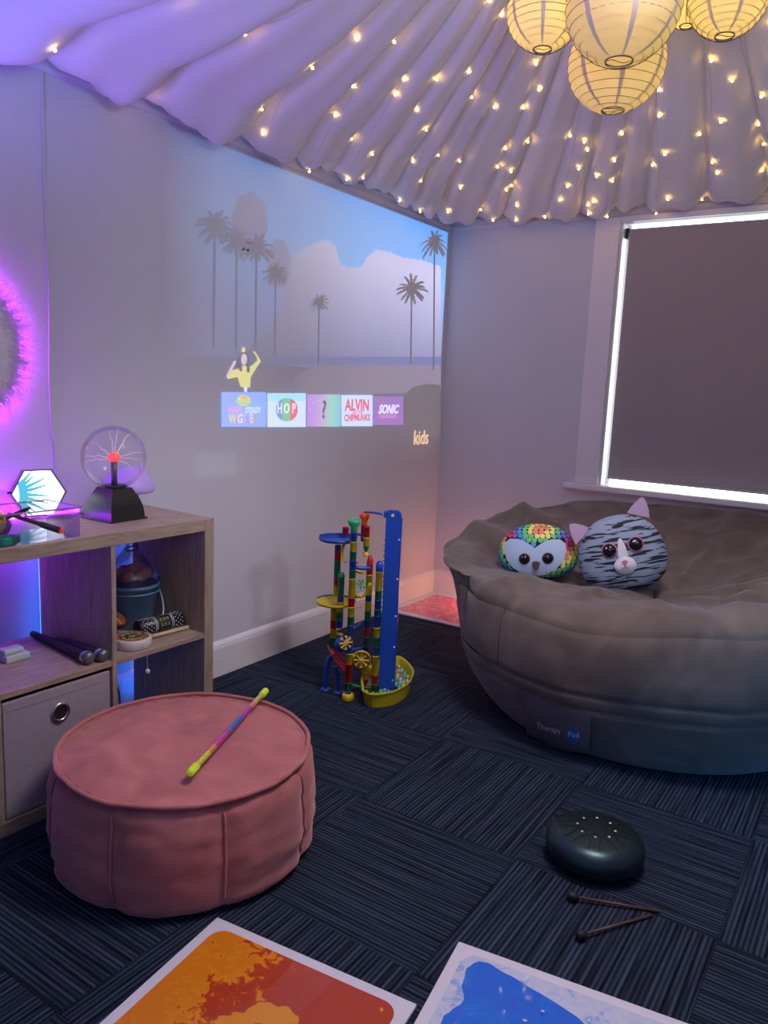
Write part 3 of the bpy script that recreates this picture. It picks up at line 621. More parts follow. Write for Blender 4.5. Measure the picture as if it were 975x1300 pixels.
mk('ball_body', ball((0, 0, 0.031), 0.031, 22, 14), mat('purple_rubber', (0.10, 0.02, 0.22), .45), pb, True); mk('valve', ball((0.020, .012, .051), 0.004, 8, 6), m_satin, pb)
gt = thing('toy_tambourine', 'green round toy lying in the clear tray', 'toy', (0.372, -2.878, ZI + 0.0005))
mg_ = mat('green_plastic', (0.01, 0.26, 0.18), .35)
mk('ring', lathe([(0.0001, 0.0), (0.042, 0), (0.044, .003), (0.044, .017), (0.041, .020), (0.034, .019), (0.030, .012), (0.0001, .012)], 30), mg_, gt, True)
gt.scale = (0.5, 1, 1)
mk('knob', lathe([(0.008, .012), (0.008, .019), (0.0001, .021)], 12), mg_, gt, True)
wn = thing('light_wand', 'dark light wand with a red tip lying in the clear tray', 'toy', (0, 0, 0))
a_, b2 = Vector((0.268, -2.805, ZI + .058)), Vector((0.372, -2.708, ZI + .0105))
mk('handle', tube([a_, a_.lerp(b2, .1), a_.lerp(b2, .55), a_.lerp(b2, .62), a_.lerp(b2, .93)], [0.004, 0.006, 0.006, 0.009, 0.0095], 12), mat('wand_brown', (0.035, 0.02, 0.02), .35), wn, True)
mk('tip', tube([a_.lerp(b2, .935), a_.lerp(b2, .98), b2], [0.0095, 0.008, 0.003], 12), mat('wand_red', (0.55, 0.03, 0.03), .3, emis=(1, .05, .03), estr=.3), wn, True)
wn = thing('light_wand', 'thin dark wand crossing the back of the clear tray', 'toy', (0, 0, 0))
a_, b2 = Vector((0.245, -2.90, ZI + .010)), Vector((0.262, -2.735, ZI + .066))
mk('handle', tube([a_, a_.lerp(b2, .9)], 0.006, 10), m_satin, wn, True); mk('tip', tube([a_.lerp(b2, .905), b2], [.006, .003], 10), mat('wand_brown', (0.035, 0.02, 0.02), .35), wn, True)
ab = thing('display_box', 'clear box with black corner caps at the left edge of the shelf top', 'box', (0.12, -2.745, ZT), -SYAW)
mk('box_pane', box(-0.03, 0.03, -0.06, 0.022, 0.004, 0.10), clear('acrylic', (0.93, 0.90, 1.0), 0.04, 0.03, 0.3), ab)
for z in (0.0, 0.062): mk('corner_cap', box(0.026, 0.032, 0.012, 0.024, z + .032, z + .038, .001), m_satin, ab)
mk('foot_rail', box(-0.03, 0.03, -0.06, 0.022, 0.0, 0.004), m_satin, ab)

# ---- in the shelf cells
ZM = 0.3935
def mic(hd, tail, label):
    t = thing('microphone', label, 'microphone', (0, 0, 0)); a = Vector(hd); b_ = Vector(tail); d = (b_ - a).normalized()
    mk('handle', tube([a + d * .030, a + d * .05, a + d * .10, b_ - d * .03, b_], [.0155, .0150, .0135, .0105, .0095], 16), m_satin, t, True)
    mk('grille_band', tube([a + d * .018, a + d * .0295], .0192, 18), m_chrome, t, True)
    mg2, nt, bb_, tc_ = nodes_mat('mic_mesh', 0.4, metal=0.6); ch = nt.nodes.new('ShaderNodeTexChecker'); ch.inputs['Scale'].default_value = 500; ch.inputs[1].default_value = (0.02, .02, .02, 1); ch.inputs[2].default_value = (0.32, .32, .36, 1)
    nt.links.new(tc_.outputs['Object'], ch.inputs[0]); nt.links.new(ch.outputs[0], bb_.inputs['Base Color'])
    mk('grille', tube([a - d * .002, a + d * .001, a + d * .006, a + d * .0175], [.006, .013, .0175, .0185], 18), mg2, t, True)
mic(S(0.016, 0.4450, ZM + .0195), S(0.350, 0.424, ZM + .0125), 'black handheld microphone lying nearer the open side of the shelf cell')
mic(S(0.005, 0.4045, ZM + .0195), S(0.250, 0.402, ZM + .0125), 'black handheld microphone lying against the shelf divider')
wb = thing('charger_block', 'white plastic charger block in the shelf cell', 'charger', S(0.22, 0.545, ZM), -SYAW)
mk('block', box(-0.03, 0.03, -0.05, 0.022, 0, 0.020, .004), mat('white_plastic', (0.55, 0.60, 0.72), .4), wb); mk('block_top', box(-0.02, 0.02, -0.05, 0.010, 0.0202, 0.036, .006), mat('white_plastic', (0.55, 0.60, 0.72), .4), wb)
tag(mk('cable', tube(smooth_pts([S(0.36, 0.536, .725), S(0.355, 0.524, .66), S(0.355, 0.522, .60), S(0.36, 0.545, .54), S(0.36, 0.58, .48), S(.36, .60, .40)], 6), 0.0024, 6), m_satin), 'black cable hanging at the back of the open shelf cell', 'cable')
# bucket with wrapped toys
bk = thing('toy_bucket', 'translucent blue bucket with a white handle in the right shelf cell', 'bucket', S(0.235, 0.140, ZM), 0.3)
m_bkt = mat('blue_plastic', (0.10, 0.20, 0.34), 0.35)
mk('bucket_wall', lathe([(0.0001, 0.0), (0.058, 0), (0.060, .003), (0.082, .135), (0.087, .137), (0.087, .147), (0.080, .147), (0.057, .006), (0.0001, .006)], 34), m_bkt, bk, True)
mk('rim_band', lathe([(0.0845, .118), (0.0875, .119), (0.0875, .124), (0.0850, .125)], 34), m_bkt, bk, True)
mk('handle', tube(smooth_pts([(0.015, 0.089, .135), (0.045, 0.086, .105), (0.066, 0.074, .070), (0.082, 0.052, .038), (0.088, 0.020, .022), (0.088, -0.02, .020)], 6), 0.0028, 8), mat('handle_white', (0.70, 0.70, 0.74), .4), bk, True)
bgm = clear('film_bag', (0.88, 0.84, 0.94), 0.10, 0.25, 0.25)
bgo = thing('film_bag', 'clear film bag of pink toys gathered on top of the blue bucket', 'bag', S(0.235, 0.140, ZM + .148), 0.3)
V, F = lathe([(0.080, 0.0), (0.086, .012), (0.082, .032), (0.062, .062), (0.040, .090), (0.022, .118), (0.014, .140)], 34)
V = [(x * (1 + .07 * sin(7 * math.atan2(y, x) + z * 30)), y * (1 + .07 * sin(5 * math.atan2(y, x) + z * 40)), z) for x, y, z in V]; mk('film', (V, F), bgm, bgo, True)
mk('tie', tube([(0.020 * cos(q), 0.020 * sin(q), .112 + .004 * sin(q)) for q in [2 * pi * i / 16 for i in range(16)]], .0022, 6, closed=True), m_satin, bgo)
rt = random.Random(3)
for i in range(7):
    q = 2 * pi * i / 6; r_ = 0.042 if i < 6 else 0
    tag(mk('soft_toy', ball(S(0.235, 0.140, ZM + .176) + Vector((r_ * cos(q), r_ * sin(q), 0.012 if i == 6 else 0)), 0.024, 12, 8, (1, 1, .9)), mat('dusty_pink_toy', (0.36, 0.17, 0.15), .7, var=.25), None, True), 'dusty pink soft toy piece inside the film bag on the bucket', 'toy', 'toys in the film bag')
# small gong / brown bowl
gb = thing('wooden_bowl', 'brown and black painted wooden bowl leaning on the bucket', 'bowl', S(0.200, 0.262, ZM + .030), rot=(radians(-14), radians(28), 0))
mk('bowl_body', lathe([(0.0001, 0.0), (0.022, .002), (0.040, .018), (0.047, .040), (0.043, .041), (0.036, .022), (0.0001, .008)], 30), mat('bowl_dark', (0.02, 0.012, 0.012), .3), gb, True)
mk('bowl_face', lathe([(0.0425, .0405), (0.020, .043), (0.0001, .044)], 30), mat('bowl_brown', (0.26, 0.075, 0.02), .3, var=.3, scale=14), gb, True)
mk('painted_band', box(-0.040, 0.040, -0.003, 0.003, 0.0425, 0.0455), mat('band_cream', (0.5, .36, .2), .5), gb)
mk('painted_disc', lathe([(0.014, .0445), (0.0001, .0470)], 18), m_satin, gb)
# rain stick
rsn = thing('rain_stick', 'black rain stick painted with white dots in the right shelf cell', 'rain stick', (0, 0, 0))
A, B = S(0.118, 0.212, ZM + .0285), S(0.106, 0.048, ZM + .0285)
def lerp(t): return A.lerp(B, t)
mk('tube_body', tube([lerp(0), lerp(.01), lerp(.985), lerp(1)], [.024, .026, .026, .022], 22), m_blk, rsn, True)
mdot = mat('paint_white', (0.62, 0.66, 0.78), .5); mgld = mat('paint_gold', (0.30, 0.20, 0.07), .5, var=.4); mgrn = mat('paint_green', (0.03, 0.10, 0.07), .5)
for t_ in (.33, .365, .70, .735): mk('painted_ring', tube([lerp(t_), lerp(t_ + .012)], .0264, 22), mdot, rsn, True)
ax = (B - A).normalized(); e1 = Vector((0, 0, 1)); e1 = (e1 - ax * e1.dot(ax)).normalized(); e2 = ax.cross(e1)
dot_me = None
def on_stick(t_, ang, r=.0262): return lerp(t_) + e1 * (r * cos(ang)) + e2 * (r * sin(ang))
for t_ in [.08, .13, .18, .23, .28, .79, .84, .89, .94]:
    for k in range(12):
        p_ = on_stick(t_, 2 * pi * (k + (.5 if int(t_ * 100) % 2 else 0)) / 12)
        if dot_me is None: o = mk('painted_dot', ball((0, 0, 0), 0.0021, 6, 4), mdot, rsn); dot_me = o.data
        else: o = bpy.data.objects.new('painted_dot', dot_me); C.objects.link(o); o.parent = rsn
        o.location = p_
for k in range(9):
    an = 2 * pi * k / 9
    mk('painted_panel', (lambda P: (P, [(0, 1, 2, 3)]))([on_stick(.42, an - .26, .0264), on_stick(.66, an - .26, .0264), on_stick(.66, an + .26, .0264), on_stick(.42, an + .26, .0264)]), mgrn, rsn)
    for u in (.47, .545, .62): mk('painted_figure', (lambda P: (P, [(0, 1, 2, 3)]))([on_stick(u, an - .20, .0267), on_stick(u + .028, an, .0267), on_stick(u, an + .20, .0267), on_stick(u - .028, an, .0267)]), mgld, rsn)
mk('end_cap', tube([lerp(1.001), lerp(1.02)], [.0215, .016], 18), mat('cap_green', (0.03, .08, .07), .4), rsn, True)
m_stk = mat('pale_wood', (0.56, 0.44, 0.30), .5, var=.12, scale=40)
ds = thing('drumstick', 'pale wooden stick lying in front of the rain stick', 'stick', (0, 0, 0)); A, B = S(0.079, 0.200, ZM + .0075), S(0.070, 0.044, ZM + .0072)
mk('shaft', tube([A, A.lerp(B, .97)], [.0062, .0068], 12), m_stk, ds, True); mk('rounded_tip', tube([A.lerp(B, .971), A.lerp(B, .99), B], [.0068, .0055, .002], 12), m_stk, ds, True)
# painted hand drum with hanging bead
hd = thing('hand_drum', 'small white rattle drum with a red flower painted top', 'drum', S(0.066, 0.266, ZM), 0.2)
m_dw = mat('drum_white', (0.58, 0.54, 0.54), .5, var=.1)
mk('shell', lathe([(0.0001, 0), (0.053, 0), (0.056, .004), (0.056, .026), (0.053, .030), (0.0001, .030)], 40), m_dw, hd, True)
md, nt, b, tc = nodes_mat('drum_skin', 0.5)
vo = nt.nodes.new('ShaderNodeTexVoronoi'); vo.inputs['Scale'].default_value = 130; nt.links.new(tc.outputs['Object'], vo.inputs[0])
nt.links.new(ramp(nt, vo.outputs['Color'], [(0, (0.30, 0.03, 0.02)), (.3, (0.02, 0.07, 0.03)), (.5, (0.45, 0.30, 0.16)), (.7, (0.02, 0.015, 0.01)), (.85, (0.35, 0.05, 0.02))], 'CONSTANT'), b.inputs['Base Color'])
mk('painted_skin', lathe([(0.048, .0303), (0.0001, .0306)], 36), md, hd)
for r_, c_ in ((.048, (0.42, .26, .14)), (.030, (0.5, .38, .22)), (.014, (0.03, .07, .04))): mk('painted_ring', tube([(r_ * cos(q), r_ * sin(q), .0306) for q in [2 * pi * i / 32 for i in range(32)]], .0013, 5, closed=True), mat('ring_%d' % int(r_ * 1000), c_, .5), hd)
A = S(0.006, 0.288, ZM + .018); Bq = S(-0.010, 0.270, 0.338)
mk('bead_string', tube(smooth_pts([hd.matrix_basis.inverted() @ q for q in (S(0.010, .272, ZM + .02), S(-.006, 0.270, ZM + .004), S(-.008, .270, .36), Bq)], 4), .0007, 5), m_stk, hd)
mk('bead', ball(hd.matrix_basis.inverted() @ (Bq + Vector((0, 0, -.006))), 0.0075, 14, 10), m_dw, hd, True)
tag(mk('adapter_cable', tube(smooth_pts([S(.33, .345, .365), S(.30, .30, .30), S(.26, .24, .235), S(.24, .20, .19), S(.24, .19, .12), S(.24, .185, .05)], 6), .003, 6), m_satin), 'black adapter cable hanging in the lower right shelf cell', 'cable')
tag(mk('bag_cable', tube(smooth_pts([S(.34, .36, .735 - .006), S(.30, .335, .70), S(.27, .325, .672), S(.26, .32, .655)], 6), .0018, 6), m_satin), 'thin black cable hanging above the film bag in the shelf', 'cable')

# ---- on the left wall
tag(mk('wall_cable', tube(smooth_pts([(0.004, -2.497, 2.075), (0.004, -2.499, 1.7), (0.004, -2.494, 1.45), (0.004, -2.500, 1.20), (0.004, -2.497, 1.02), (0.004, -2.488, .98), (.004, -2.486, .80), (0.006, -2.487, .70)], 8), 0.0028, 8), mat('white_cable', (0.52, 0.48, 0.62), .5)), 'thin white cable running down the wall beside the feather mirror', 'cable')
fm = thing('feather_wall_light', 'round wall disc edged with white feathers and backlit violet, cut by the left frame edge', 'wall light', (0.012, -2.835, 1.268))
m_disc = mat('fluffy_disc', (0.80, 0.77, 0.82), .9, var=.12, scale=25, bump=.25, bscale=120)
def disc_x(r0, r1, x, n=48):
    V = [(x, r * cos(2 * pi * i / n), r * sin(2 * pi * i / n)) for r in (r0, r1) for i in range(n)]; return V, [(i, (i + 1) % n, n + (i + 1) % n, n + i) for i in range(n)]
mk('disc', xf(lathe([(0.0001, .046), (0.10, .046), (0.19, .040), (0.222, .024), (0.222, .014), (0.0001, .014)], 56), Matrix.Rotation(pi / 2, 4, 'Y')), m_disc, fm, True)
mk('led_ring', disc_x(0.16, 0.232, 0.008), emit('magenta_led', (0.58, 0.03, 1.0), 26.0), fm)
mk('backplate', xf(lathe([(0.0001, 0.0), (0.15, 0), (0.15, .006), (0.0001, .006)], 40), Matrix.Rotation(pi / 2, 4, 'Y')), m_satin, fm)
m_fea = thin_fabric('feather_white', (0.80, 0.72, 0.84), 0.45)
rfe = random.Random(17); V = []; F = []
def feather(a, r0, L, x0, sw):
    n0 = len(V); P = []
    for j in range(5):
        t_ = j / 4; aa = a + sw * t_ * t_; r_ = r0 + L * t_; P.append((x0 + 0.012 * t_ * rfe.uniform(.2, 1.6), r_ * cos(aa), r_ * sin(aa), (1 - t_ * .9)))
    w_ = rfe.uniform(.0007, .0018)
    for x, y, z, k in P:
        V.append((x, y - w_ * k * sin(a), z + w_ * k * cos(a))); V.append((x, y + w_ * k * sin(a), z - w_ * k * cos(a)))
    for j in range(4): F.append((n0 + 2 * j, n0 + 2 * j + 1, n0 + 2 * j + 3, n0 + 2 * j + 2))
for i in range(3000):
    a = rfe.uniform(-pi * .62, pi * .62); clump = .5 + .5 * noise.noise(Vector((cos(a) * 4, sin(a) * 4, 0)))
    feather(a, rfe.uniform(0.165, 0.222), rfe.uniform(.028, .060) + .045 * clump * rfe.random(), rfe.uniform(.008, .044), rfe.uniform(-.25, .10))
fo = mk('feather_fringe', (V, F), m_fea, fm); fo['kind'] = 'stuff'

# ================================================================== FLOOR: LIQUID TILES
m_tfr = mat('tile_white_vinyl', (0.72, 0.70, 0.80), 0.35, var=0.03)
def liquid(name, stops, scale, warp, rough=0.25, detail=5.0, thr=None):
    m, nt, b, tc = nodes_mat(name, rough, coat=0.4)
    n0 = nt.nodes.new('ShaderNodeTexNoise'); n0.inputs['Scale'].default_value = scale; n0.inputs['Detail'].default_value = detail; n0.inputs['Roughness'].default_value = .55; n0.inputs['Distortion'].default_value = warp
    nt.links.new(tc.outputs['Object'], n0.inputs[0]); nt.links.new(ramp(nt, n0.outputs['Fac'], stops), b.inputs['Base Color']); return m
def blob(w, h, r, n, amp, seed, ragged=()):
    """rounded rectangle outline with wavering edge"""
    out = []; R = random.Random(seed)
    for cx, cy, a0 in ((w - r, h - r, 0), (-w + r, h - r, pi / 2), (-w + r, -h + r, pi), (w - r, -h + r, 3 * pi / 2)):
        for i in range(7): a = a0 + pi / 2 * i / 6; out.append(Vector((cx + r * cos(a), cy + r * sin(a))))
    P = []
    for i in range(len(out)):
        a, c = out[i], out[(i + 1) % len(out)]; k = max(1, int((c - a).length / 0.012))
        for j in range(k):
            q = a.lerp(c, j / k); nn = noise.noise(Vector((q.x * 14, q.y * 14, seed))) + .5 * noise.noise(Vector((q.x * 45, q.y * 45, seed)))
            P.append(q * (1 - amp * (0.5 + 0.5 * nn)))
    return [(p.x, p.y) for p in P]
def liquid_tile(loc, rz, label, m, pools, amp=0.0):
    t = thing('liquid_floor_tile', label, 'floor tile', loc, rz, 'liquid sensory floor tiles')
    mk('tile_base', box(-0.25, 0.25, -0.25, 0.25, 0.0, 0.008, 0.002), m_tfr, t)
    mk('liquid', prism(blob(0.225, 0.225, 0.035, 10, amp, 3), 0.0081, 0.0088), m, t)
    for i, (poly, mm_) in enumerate(pools): mk('liquid_pool', prism(poly, 0.0089 + i * .0004, 0.0092 + i * .0004), mm_, t)
    return t
def pool(cx, cy, rx, ry, seed, n=90, rag=.35):
    P = []
    for i in range(n):
        a = 2 * pi * i / n; k = 1 + rag * noise.noise(Vector((cos(a) * 1.4, sin(a) * 1.4, seed))) + rag * .4 * noise.noise(Vector((cos(a) * 6, sin(a) * 6, seed + 4)))
        P.append((cx + rx * k * cos(a), cy + ry * k * sin(a)))
    return P
m_or, nt, b, tc = nodes_mat('orange_liquid', .25, coat=.4)
sx = nt.nodes.new('ShaderNodeSeparateXYZ'); nt.links.new(tc.outputs['Object'], sx.inputs[0])
n0 = nt.nodes.new('ShaderNodeTexNoise'); n0.inputs['Scale'].default_value = 42; n0.inputs['Detail'].default_value = 5; n0.inputs['Distortion'].default_value = .8; nt.links.new(tc.outputs['Object'], n0.inputs[0])
n1 = nt.nodes.new('ShaderNodeTexNoise'); n1.inputs['Scale'].default_value = 9; n1.inputs['Detail'].default_value = 3; nt.links.new(tc.outputs['Object'], n1.inputs[0])
def mth(op, a, b_):
    n = nt.nodes.new('ShaderNodeMath'); n.operation = op
    for k, v in enumerate((a, b_)):
        if isinstance(v, (int, float)): n.inputs[k].default_value = v
        else: nt.links.new(v, n.inputs[k])
    return n.outputs[0]
edge_f = mth('ADD', mth('ADD', mth('MULTIPLY', sx.outputs['X'], 2.6), mth('MULTIPLY', n0.outputs['Fac'], 1.1)), mth('MULTIPLY', n1.outputs['Fac'], 0.8))
nt.links.new(ramp(nt, edge_f, [(0.50, (0.74, 0.22, 0.006)), (0.68, (0.80, 0.28, 0.008)), (0.71, (0.66, 0.12, 0.008)), (0.76, (0.50, 0.055, 0.010)), (1.0, (0.46, 0.045, 0.012))]), b.inputs['Base Color'])
m_rd = mat('red_orange_liquid', (0.50, 0.052, 0.012), .25, coat=.4); m_or2 = mat('amber_liquid', (0.80, 0.29, 0.01), .25, coat=.4)
ca, sa = cos(radians(7.6)), sin(radians(7.6))
def tl_center(tlx, tly, ang): return (tlx + 0.25 * cos(ang) + 0.25 * sin(ang), tly + 0.25 * sin(ang) - 0.25 * cos(ang), 0.0)
A1 = radians(6.5)
red_pool = [(0.215, 0.205), (0.06, 0.214), (-0.07, 0.212), (-0.13, 0.170), (-0.10, 0.130), (-0.12, 0.09), (-0.08, 0.04), (-0.10, -0.02), (-0.06, -0.07), (-0.09, -0.13), (0.02, -0.18), (0.215, -0.20)]
sp = [(p.x, p.y) for p in smooth_pts([(x, y, 0) for x, y in red_pool + [red_pool[0]]], 5)][:-1]
liquid_tile(tl_center(1.082, -2.819, A1), A1, 'orange and red liquid filled floor tile beside the pink pouf', m_or, [(pool(0.045, 0.025, .105, .075, 2), m_or2), (pool(0.07, 0.03, .02, .007, 5, 40), m_rd), (pool(0.02, 0.05, .016, .006, 6, 40), m_rd), (pool(0.09, 0.055, .012, .005, 7, 40), m_rd)])
A2 = radians(8.5)
m_bw = liquid('pale_blue_liquid', [(0.38, (0.52, 0.60, 0.82)), (0.50, (0.62, 0.66, 0.82)), (0.60, (0.46, 0.56, 0.82)), (0.66, (0.18, 0.38, 0.76)), (0.70, (0.56, 0.63, 0.82))], 20, .8)
m_bl = liquid('blue_liquid', [(0.3, (0.004, 0.12, 0.72)), (0.62, (0.008, 0.17, 0.80)), (0.72, (0.02, 0.28, 0.85))], 12, .6)
blue_pool = [(-0.205, 0.18), (-0.19, 0.212), (-0.15, 0.210), (-0.05, 0.185), (0.03, 0.16), (0.07, 0.12), (0.10, 0.10), (0.12, 0.05), (0.15, -0.02), (0.12, -0.12), (0.0, -0.19), (-0.15, -0.20), (-0.205, -0.12), (-0.19, -0.04), (-0.205, 0.03), (-0.185, 0.09), (-0.20, 0.13)]
sp = [(p.x + .004 * noise.noise(p * 60), p.y + .004 * noise.noise(p * 50)) for p in smooth_pts([(x, y, 0) for x, y in blue_pool + [blue_pool[0]]], 8)][:-1]
bt_pools = [(sp, m_bl)]
for i in range(16): bt_pools.append((pool(random.uniform(-.17, .07), random.uniform(-.15, .15), random.uniform(.0015, .005), random.uniform(.0015, .004), i, 12, .2), m_bw))
liquid_tile(tl_center(1.561, -2.556, A2), A2, 'blue liquid filled floor tile at the bottom of the picture', m_bw, bt_pools[:1] + [(p, mm_) for p, mm_ in bt_pools[1:]])
m_pk = liquid('pink_liquid', [(0.38, (0.78, 0.10, 0.22)), (0.50, (0.72, 0.04, 0.14)), (0.54, (0.78, 0.36, 0.44)), (0.66, (0.74, 0.22, 0.30))], 14, 1.4)
liquid_tile((0.272, -0.272, 0.0), 0, 'pink liquid filled floor tile in the room corner', m_pk, [], .10)

# ================================================================== PINK POUF
m_vel, nt, b, tc = nodes_mat('dusty_pink_velvet', 0.85, sheen=0.6, spec=0.15)
n0 = nt.nodes.new('ShaderNodeTexNoise'); n0.inputs['Scale'].default_value = 7; n0.inputs['Detail'].default_value = 5; n0.inputs['Distortion'].default_value = 1.0; nt.links.new(tc.outputs['Object'], n0.inputs[0])
nt.links.new(ramp(nt, n0.outputs['Fac'], [(.3, (0.40, 0.135, 0.135)), (.55, (0.50, 0.175, 0.17)), (.72, (0.60, 0.23, 0.22))]), b.inputs['Base Color']); b.inputs['Sheen Tint'].default_value = (0.9, .55, .6, 1)
PC = (0.79, -2.647); PRD = 0.335; PH = 0.272
pf = thing('pouf', 'round dusty pink velvet pouf with piped seams standing on the carpet', 'pouf', (PC[0], PC[1], 0.001))
def wob(a, z): return 1 + 0.018 * noise.noise(Vector((cos(a) * 2.2, sin(a) * 2.2, z * 7))) + 0.010 * noise.noise(Vector((cos(a) * 7, sin(a) * 7, z * 16)))
NS = 8; seam0 = radians(-27)
for k in range(NS):
    a0, a1 = seam0 + 2 * pi * k / NS, seam0 + 2 * pi * (k + 1) / NS; V = []; F = []; na, nz_ = 18, 22
    for j in range(nz_ + 1):
        t_ = j / nz_; z = PH * t_; ang = pi * t_
        r = PRD * (0.90 + 0.10 * sin(pi * min(1, .12 + .80 * t_)) ** .6) if t_ > .02 else PRD * .92
        if t_ < .12: r = PRD * (0.86 + 0.14 * sqrt(1 - (1 - t_ / .12) ** 2) * .96) - .004
        if t_ > .85: r = r * (1 - 0.055 * ((t_ - .85) / .15) ** 2)
        for i in range(na + 1):
            u = i / na; a = a0 + (a1 - a0) * u; gr = 1 - 0.022 * exp(-(min(u, 1 - u) * 13) ** 2)
            rr = r * wob(a, t_) * (gr + .010 * sin(pi * u)); puck = 0.006 * sin(a * 40) * max(0, (t_ - .8) / .2)
            V.append((rr * cos(a), rr * sin(a), z + puck * .3))
    for j in range(nz_):
        for i in range(na): F.append((j * (na + 1) + i, j * (na + 1) + i + 1, (j + 1) * (na + 1) + i + 1, (j + 1) * (na + 1) + i))
    mk('side_panel', (V, F), m_vel, pf, True)
    P_ = []
    for j in range(3, 21):
        t_ = j / nz_; rr = PRD * (0.985 if .1 < t_ < .9 else .97) * wob(a0, t_) * (0.90 + 0.10 * sin(pi * min(1, .12 + .80 * t_)) ** .6) * 1.004; P_.append((rr * cos(a0), rr * sin(a0), PH * t_))
    mk('seam_piping', tube(P_, 0.0034, 6), m_vel, pf, True)
def top_z(x, y):
    r = math.hypot(x, y) / (PRD * .94); d = 0.020 * (1 - r * r)
    d -= 0.020 * exp(-(((x - .02) / .09) ** 2 + ((y + .02) / .10) ** 2))
    d += 0.008 * noise.noise(Vector((x * 8, y * 8, 2))) + 0.005 * noise.noise(Vector((x * 20, y * 20, 5))) + 0.006 * (1 - abs(noise.noise(Vector((x * 6 + 5, y * 11, 9)))) * 2)
    return PH + max(0, 1) * d * min(1, max(0, (1.001 - r) * 6)) - .002
V = [(0, 0, top_z(0, 0))]; F = []; nr, na = 22, 72
for j in range(1, nr + 1):
    for i in range(na):
        a = 2 * pi * i / na; r = PRD * .942 * j / nr * wob(a, 1); V.append((r * cos(a), r * sin(a), top_z(r * cos(a), r * sin(a))))
for i in range(na): F.append((0, 1 + i, 1 + (i + 1) % na))
for j in range(nr - 1):
    for i in range(na): F.append((1 + j * na + i, 1 + (j + 1) * na + i, 1 + (j + 1) * na + (i + 1) % na, 1 + j * na + (i + 1) % na))
mk('top_panel', (V, F), m_vel, pf, True)
mk('rim_piping', tube([(PRD * .945 * wob(a, 1) * cos(a), PRD * .945 * wob(a, 1) * sin(a), PH + .003) for a in [2 * pi * i / 96 for i in range(96)]], 0.0058, 8, closed=True), m_vel, pf, True)
mk('base_panel', prism(arc((0, 0), PRD * .86, 0, 2 * pi, 48)[:-1], 0.0, 0.004), m_vel, pf)
# glitter wand on the pouf
gw = thing('glitter_wand', 'rainbow glitter water wand with yellow end caps lying on the pink pouf', 'toy wand', (0, 0, 0))
A = at(240, 992, 2, PH + .024); B = at(338, 881, 2, PH + .016)
for _q in (A, B): _q.z = 0.001 + top_z(_q.x - PC[0], _q.y - PC[1]) + .0115
hi = max(0.001 + top_z(*(A.lerp(B, t_) - Vector((PC[0], PC[1], 0))).to_2d()) + .0100 - A.lerp(B, t_).z for t_ in [i / 20 for i in range(21)]); A.z += max(0, hi); B.z += max(0, hi)
m_lime = mat('lime_cap', (0.50, 0.72, 0.02), .3, emis=(.5, .7, .02), estr=.12)
mk('end_cap', tube([A, A.lerp(B, .012), A.lerp(B, .075)], [.006, .0100, .0100], 14), m_lime, gw, True); mk('end_cap', tube([A.lerp(B, .925), A.lerp(B, .988), B], [.0100, .0100, .006], 14), m_lime, gw, True)
cols = [(.0755, .20, (0.62, .62, .02), 'glit_yellow'), (.20, .27, (0.75, .28, .06), 'glit_orange'), (.27, .40, (0.66, .03, .35), 'glit_pink'), (.40, .46, (.25, .06, .42), 'glit_violet'), (.46, .60, (0.02, .14, .50), 'glit_blue'), (.60, .74, (.45, .03, .40), 'glit_magenta'), (.74, .80, (.6, .22, .10), 'glit_coral'), (.80, .9245, (0.58, .52, .06), 'glit_gold')]
for a_, b_, c_, nme in cols:
    m = mat(nme, c_, .15, var=.6, scale=260, coat=.6); mk('glitter_tube', tube([A.lerp(B, a_), A.lerp(B, b_)], .0078, 14, cap=False), m, gw, True)

# ================================================================== BEAN BAG
BC = Vector((1.50, -0.885, 0)); m_sd, nt, b, tc = nodes_mat('grey_brown_suede', 0.9, sheen=0.5, spec=0.1)
n0 = nt.nodes.new('ShaderNodeTexNoise'); n0.inputs['Scale'].default_value = 4.5; n0.inputs['Detail'].default_value = 6; n0.inputs['Distortion'].default_value = 1.5; nt.links.new(tc.outputs['Object'], n0.inputs[0])
nt.links.new(ramp(nt, n0.outputs['Fac'], [(.3, (0.105, 0.083, 0.072)), (.5, (0.135, 0.108, 0.095)), (.7, (0.175, 0.143, 0.125))]), b.inputs['Base Color']); b.inputs['Sheen Tint'].default_value = (.6, .55, .6, 1)
n1 = nt.nodes.new('ShaderNodeTexNoise'); n1.inputs['Scale'].default_value = 300; nt.links.new(tc.outputs['Object'], n1.inputs[0]); bp = nt.nodes.new('ShaderNodeBump'); bp.inputs['Strength'].default_value = .15; bp.inputs['Distance'].default_value = .002
nt.links.new(n1.outputs['Fac'], bp.inputs['Height']); nt.links.new(bp.outputs[0], b.inputs['Normal'])
bg_ = thing('bean_bag', 'huge grey brown suede bean bag with slouched rim in the window corner', 'bean bag', (BC.x, BC.y, 0.001))
def lerpk(keys, x):
    for (x0, y0), (x1, y1) in zip(keys, keys[1:]):
        if x0 <= x <= x1:
            t_ = (x - x0) / (x1 - x0); t_ = t_ * t_ * (3 - 2 * t_); return y0 + (y1 - y0) * t_
    return keys[-1][1]
